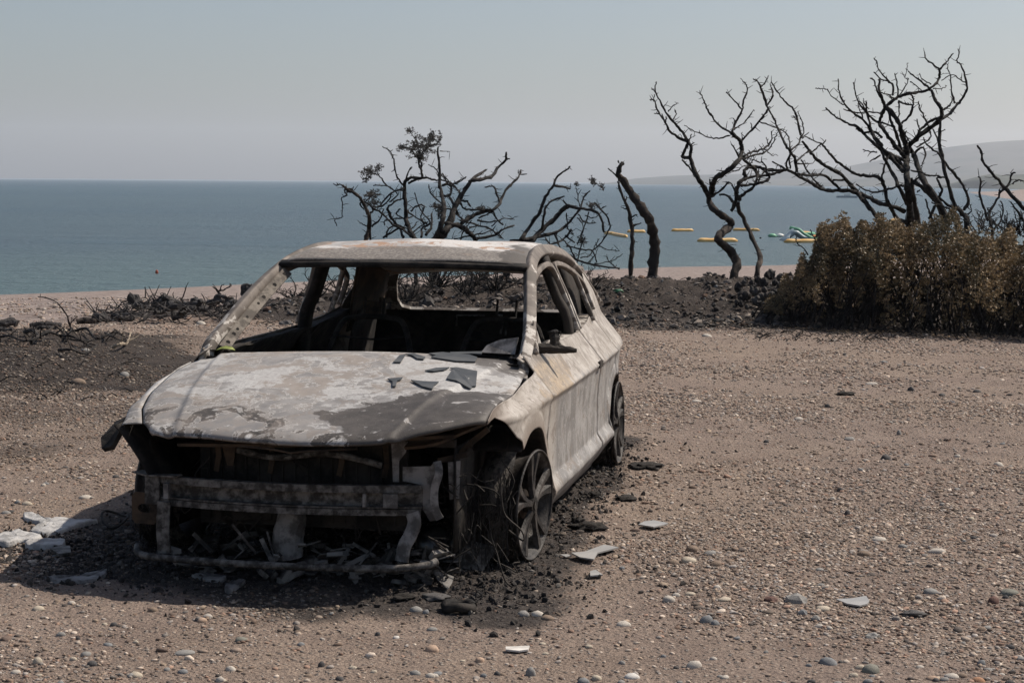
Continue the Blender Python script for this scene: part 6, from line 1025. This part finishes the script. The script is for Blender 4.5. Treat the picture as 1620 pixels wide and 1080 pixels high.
flat([(245, 488), (330, 500), (400, 492), (470, 495), (560, 470), (610, 445), (600, 475), (520, 512), (380, 512), (300, 512)], *B_, .012, M_PALE, 'long thin strip of melted metal in the shadow before the car', 'melted metal', 'melted_strip', bumpy=.006)
flat([(1285, 535), (1340, 520), (1400, 515), (1360, 545), (1310, 575), (1280, 565)], *B_, .015, M_PALE, 'crumpled grey metal piece in the ash before the lower tube', 'scrap', 'metal_scrap', bumpy=.006)
flat([(1090, 490), (1180, 485), (1290, 500), (1250, 520), (1150, 515)], *B_, .012, M_PALE, 'flat grey metal flake lying in the ash below the left end of the tube', 'scrap', 'metal_scrap', bumpy=.004)
for x0, y0, rx, ry, lb in [(655, 185, 75, 42, 'loop of blackened cable on the ash left of the car')]:
    pts = [ground((x0 + rx * math.cos(a)) / 3.6, 780 + (y0 + ry * math.sin(a)) / 3.6) for a in np.linspace(0, 6.283, 28)]; c = sum(pts, Vector()) / len(pts); mb = MB(); mb.tube([Vector((p.x - c.x, p.y - c.y, (.025 + .014 * math.sin(i * .45 + 1)))) for i, p in enumerate(pts)], .0055, 6, cap=False); o = mb.build('cable_loop', M_CHAR, smooth_on=True); o.location = (c.x, c.y, .01); tag(o, lb, 'cable')
def clump(px, py, w, h, mat, label, cat, name, flatn=.6, sharp=False, yaw=0.0):
    p = ground(px, py); k = p.y / FPX; me = blob_mesh(name, px * .37, 3, flatn, .4, 2.2, sharp); o = link_mesh(name, me, mat); z = float(height(np.array([p.x]), np.array([p.y]))[0]); o.location = (p.x, p.y, z + h * k * .25); o.scale = (w * k / 2, w * k / 2.4, h * k / 2 / flatn); o.rotation_euler.z = yaw; tag(o, label, cat); return o
clump(931, 836, 46, 17, M_CHAR, 'long charred lump on the ground right of the front wheel', 'charred lump', 'charred_lump', yaw=.3); clump(941, 786, 18, 12, M_CHAR, 'small black lump beside the sill, left of two flat ones', 'charred lump', 'charred_lump'); clump(989, 789, 32, 10, M_CHAR, 'flat black lump farther right of the sill', 'charred lump', 'charred_lump'); clump(1022, 740, 52, 11, M_CHAR, 'charred lump on the ground right of the rear wheel', 'charred lump', 'charred_lump'); clump(1338, 626, 26, 7, M_CHAR, 'black crumbly lump on open gravel at the right', 'charred lump', 'charred_lump'); clump(1445, 972, 34, 11, scol('dark'), 'dark crumbled clod among pebbles at the lower right', 'clod', 'dark_clod'); clump(915, 827, 20, 14, M_CHAR, 'small charred knob left of the long charred lump', 'charred lump', 'charred_lump'); clump(638, 950, 34, 9, M_CHAR, 'dark flat lump in the ash in front of the right headlamp side', 'charred lump', 'charred_lump', yaw=.5); clump(688, 948, 42, 11, scol('dark'), 'grey black log-like lump in front of the ash heap', 'charred lump', 'charred_lump')
p = ground(726, 968); mb = MB(); mb.tube([(.048 * math.cos(a), .036 * math.sin(a), .022 + .006 * math.sin(3 * a)) for a in np.linspace(0, 6.283, 24)], .018, 8, cap=False, jit=.15); o = mb.build('rubber_ring', M_CHAR, smooth_on=True); o.location = (p.x, p.y, .0); tag(o, 'black charred rubber ring lying on the gravel before the ash heap', 'ring')
# crushed lamp bowl, bent tray and orange lens by the right end of the tube
p = ground(690, 905); mb = MB(); mb.grid(lambda a, b: (.085 * math.sin(b) * math.cos(a), -.085 * math.cos(b) * .8, .085 * math.sin(b) * math.sin(a)), np.linspace(0, 6.283, 20), np.linspace(.1, 1.7, 8)); o = mb.build('lamp_bowl', simple('sooty_chrome', (.03, .03, .032), (.16, .155, .15), 6, .3, .2, .003, metallic=.6), smooth_on=True, solid=.004); o.location = (p.x - .01, p.y + .12, .085); o.rotation_euler = (-.5, .1, .5); tag(o, 'sooty round lamp bowl lying at the right end of the lower tube', 'lamp')
p = ground(742, 905); mb = MB(); mb.plate([(-.10, 0, .10), (-.02, -.01, .085), (.11, .01, .085), (.055, -.02, 0), (-.04, -.02, .012)], .004); mb.plate([(-.10, .0, .104), (-.06, .06, .125), (.02, .06, .10), (.11, .012, .089), (-.02, -.008, .089)], .004); o = mb.build('bent_tray', M_BEAM); o.location = (p.x, p.y, .01); tag(o, 'bent triangular metal tray standing in the ash by the front wheel', 'scrap')
clump(698, 917, 14, 9, simple('orange_lens', (.45, .10, .03), (.6, .18, .06), 4, .4, .1), 'small orange plastic lens in the ash heap', 'lens', 'orange_lens', sharp=False); clump(978, 484, 15, 6, simple('bottle_green', (.02, .09, .045), (.05, .15, .08), 20, .4, .2), 'crumpled green plastic bottle on the bank right behind the car', 'bottle', 'green_bottle', sharp=False)
c = car.matrix_world
# ---- gravel and ash: geometry nodes instances, nobody could count them
src = bpy.data.collections.new('pebble_shapes')
for i in range(5):
    me = blob_mesh('pebble_shape', 60 + i, 1 if i else 2, .6, .16, 1.1); me.materials.append(M_STONEI); so_ = bpy.data.objects.new('pebble_shape', me); src.objects.link(so_)
src2 = bpy.data.collections.new('crumb_shapes')
for i in range(4):
    me = blob_mesh('crumb_shape', 80 + i, 1, .7, .45, 2.0, True); me.materials.append(M_STONEI); so_ = bpy.data.objects.new('crumb_shape', me); src2.objects.link(so_)
def scatter(name, P, Sc, Rt, Cl, source, label, cat):
    me = bpy.data.meshes.new(name); me.vertices.add(len(P)); me.vertices.foreach_set('co', P.astype(np.float32).ravel())
    for nm, tp, arr, key in (('sc', 'FLOAT_VECTOR', Sc, 'vector'), ('rt', 'FLOAT_VECTOR', Rt, 'vector')):
        a = me.attributes.new(nm, tp, 'POINT'); a.data.foreach_set(key, arr.astype(np.float32).ravel())
    a = me.attributes.new('tint', 'FLOAT_COLOR', 'POINT'); a.data.foreach_set('color', np.concatenate([Cl, np.ones((len(P), 1))], 1).astype(np.float32).ravel())
    o = link_mesh(name, me); ng = bpy.data.node_groups.new(name, 'GeometryNodeTree'); ng.interface.new_socket('Geometry', in_out='INPUT', socket_type='NodeSocketGeometry'); ng.interface.new_socket('Geometry', in_out='OUTPUT', socket_type='NodeSocketGeometry')
    N = ng.nodes; L = ng.links; gi = N.new('NodeGroupInput'); go = N.new('NodeGroupOutput'); ci = N.new('GeometryNodeCollectionInfo'); ci.inputs['Collection'].default_value = source; ci.inputs['Separate Children'].default_value = True; ci.inputs['Reset Children'].default_value = True
    ip_ = N.new('GeometryNodeInstanceOnPoints'); ip_.inputs['Pick Instance'].default_value = True; m2p = N.new('GeometryNodeMeshToPoints')
    def na(nm, tp): n = N.new('GeometryNodeInputNamedAttribute'); n.data_type = tp; n.inputs['Name'].default_value = nm; return n.outputs['Attribute']
    e2r = N.new('FunctionNodeEulerToRotation'); L.new(na('rt', 'FLOAT_VECTOR'), e2r.inputs[0])
    L.new(gi.outputs[0], m2p.inputs['Mesh']); L.new(m2p.outputs[0], ip_.inputs['Points']); L.new(ci.outputs[0], ip_.inputs['Instance']); L.new(e2r.outputs[0], ip_.inputs['Rotation']); L.new(na('sc', 'FLOAT_VECTOR'), ip_.inputs['Scale']); L.new(ip_.outputs[0], go.inputs[0])
    md = o.modifiers.new('scatter', 'NODES'); md.node_group = ng; tag(o, label, cat, kind='stuff'); return o
rs = np.random.RandomState(5); PAL = np.array([(.17, .145, .125), (.24, .20, .17), (.30, .25, .20), (.40, .35, .30), (.22, .21, .20), (.30, .29, .28), (.14, .11, .095), (.46, .42, .37), (.27, .19, .15), (.095, .085, .08), (.20, .155, .125)])
def pebbles(n, y0, y1, s0, s1, powr):
    y = y0 + (y1 - y0) * rs.rand(n) ** powr; half = .31 * y + .8; x = rs.uniform(-1, 1, n) * half
    dn = fbm(x * 1.1, y * 1.1, 4, 71); keep = rs.rand(n) < np.clip((dn - .33) * 3.4, .10, 1); x, y = x[keep], y[keep]; m = len(x)
    s = s0 * np.exp(rs.rand(m) ** 2.2 * math.log(s1 / s0)); u, v = car_uv(x, y)
    return x, y, s
parts = [pebbles(120000, 4.7, 8.4, .0035, .013, .9), pebbles(100000, 7.8, 12.8, .0045, .015, .8), pebbles(80000, 12, 20.5, .007, .020, .8), pebbles(6500, 4.7, 15, .010, .024, .8), pebbles(16000, 18, 34, .012, .04, .9)]
x = np.concatenate([p[0] for p in parts]); y = np.concatenate([p[1] for p in parts]); s = np.concatenate([p[2] for p in parts]); n = len(x)
z = height(x, y); asp = rs.uniform(.6, 1.0, n); Sc = np.stack([s, s * asp, s * rs.uniform(.55, .95, n)], 1); Rt = np.stack([rs.uniform(-.35, .35, n), rs.uniform(-.35, .35, n), rs.uniform(0, 6.28, n)], 1)
Cl = PAL[rs.randint(0, len(PAL), n)] * np.array([1.26, 1.17, 1.10]) * rs.uniform(.6, 1.25, (n, 1)); u, v = car_uv(x, y)
n1 = fbm(x * 1.3, y * 1.3, 5, 41); du = np.maximum(np.abs(u) - .82, 0); dv = np.maximum(np.maximum(-.7 - v, v - 3.5), 0); ash = sstep(.50, .05, np.sqrt(du ** 2 + dv ** 2) + (n1 - .5) * .9 + .10 * sstep(.6, 1.0, u) * sstep(-.3, .4, v)) * (1 - .35 * sstep(.8, 1.1, u) * sstep(-.1, .6, v))
edge = np.interp(x, [-6, -3.2, -2.0, 1.5, 4, 8], [20.6, 20.2, 19.6, 18.9, 18.8, 17.6]); burn = sstep(-.5, .5, y - edge + (n1 - .5) * 2.0) * sstep(31, 26, y) * sstep(-5.6, -4, x); patch = sstep(1.15, .75, np.sqrt(((x + 4.7) / 2.5) ** 2 + ((y - 14.6) / 2.9) ** 2) + (n1 - .5) * .9); dk = np.maximum(np.maximum(burn, patch) * .9, ash); dk = np.maximum(dk, .42 * sstep(-1.6, -2.6, x + (fbm(x * .45, y * .45, 4, 51) - .5) * 2.5) * sstep(8.6, 10.5, y + (n1 - .5) * 2) * sstep(18, 16.5, y) * (.5 + n1))
Cl = Cl * (1 - (dk * rs.uniform(.55, 1.0, n))[:, None] * .82)
scatter('gravel', np.stack([x, y, z + s * .12], 1), Sc, Rt, Cl, src, 'loose gravel and small pebbles all over the car park', 'gravel')
# ash and crumbs round the wreck
m = 60000; u = rs.uniform(-1.9, 1.5, m); v = rs.uniform(-1.35, 3.5, m); du = np.maximum(np.abs(u) - .85, 0); dv = np.maximum(np.maximum(-.75 - v, v - 3.3), 0); d = np.sqrt(du ** 2 + dv ** 2); w = np.exp(-d / np.where(u > .6, .09 + .06 * (v < .3), .15))
w = np.maximum(w, .9 * np.exp(-(((u + 1.15) / .35) ** 2 + ((v + .15) / .30) ** 2))); w = np.maximum(w, .9 * np.exp(-(((u - .75) / .35) ** 2 + ((v + .45) / .3) ** 2))); keep = rs.rand(m) < w * (fbm(u * 3, v * 3, 4, 9) * 1.6 - .25); u, v = u[keep], v[keep]; m = len(u)
x = CARX + u * math.cos(CARYAW) + v * math.sin(CARYAW); y = CARY - u * math.sin(CARYAW) + v * math.cos(CARYAW); s = .0035 * np.exp(rs.rand(m) ** 3 * 1.6)
Sc = np.stack([s, s * rs.uniform(.5, 1, m), s * rs.uniform(.5, 1.1, m)], 1); Rt = rs.uniform(0, 6.28, (m, 3)); Cl = np.array([(.022, .02, .02), (.035, .031, .029), (.06, .052, .047), (.12, .11, .10), (.03, .026, .024)])[rs.choice(5, m, p=[.3, .3, .2, .06, .14])]
scatter('ash_and_cinders', np.stack([x, y, height(x, y) + s * .35], 1), Sc, Rt, Cl, src2, 'black ash and cinders heaped round and under the burnt car', 'ash')

m = 16000; x = rs.uniform(-3.6, 9.5, m); y = rs.uniform(18.6, 25, m); ed = np.interp(x, [-6, -3.2, -2.0, 1.5, 4, 8], [20.6, 20.2, 19.6, 18.9, 18.8, 17.6]); keep = (y > ed + fbm(x, y, 3, 3) * 1.5) & (fbm(x * 1.7, y * 1.7, 4, 12) > .38); x, y = x[keep], y[keep]; m = len(x); s = .010 * np.exp(rs.rand(m) ** 3 * 1.9)
Sc = np.stack([s, s * rs.uniform(.5, 1, m), s * rs.uniform(.4, .9, m)], 1); Rt = rs.uniform(-.7, .7, (m, 3)); Rt[:, 2] *= 4; Cl = np.array([(.03, .028, .027), (.055, .048, .044), (.12, .105, .095), (.27, .23, .195), (.16, .10, .07)])[rs.choice(5, m, p=[.26, .3, .25, .14, .05])]
scatter('burnt_rubble', np.stack([x, y, height(x, y) + s * .3], 1), Sc, Rt, Cl, src2, 'burnt stony rubble covering the dark bank', 'rubble')
HAZE_D = 0.000135; HAZE_C = (0.88, 0.92, 1.0, 1)
# ================================================================== HAZE: the smoky air over the bay
hz = MB(); hz.box((0, 3900, 110), (11600, 8400, 250)); HZ = bpy.data.materials.new('smoky_air'); HZ.use_nodes = True
hn = HZ.node_tree.nodes; hn.clear(); ho = hn.new('ShaderNodeOutputMaterial'); hv = hn.new('ShaderNodeVolumePrincipled')
hv.inputs['Density'].default_value = HAZE_D; hv.inputs['Color'].default_value = HAZE_C; hv.inputs['Anisotropy'].default_value = 0.35
HZ.node_tree.links.new(hv.outputs[0], ho.inputs['Volume']); HZ.cycles.homogeneous_volume = True
hb = hz.build('haze', HZ, fix=True); hb.display_type = 'WIRE'; tag(hb, 'thin smoky haze over the whole bay', 'haze', kind='stuff')
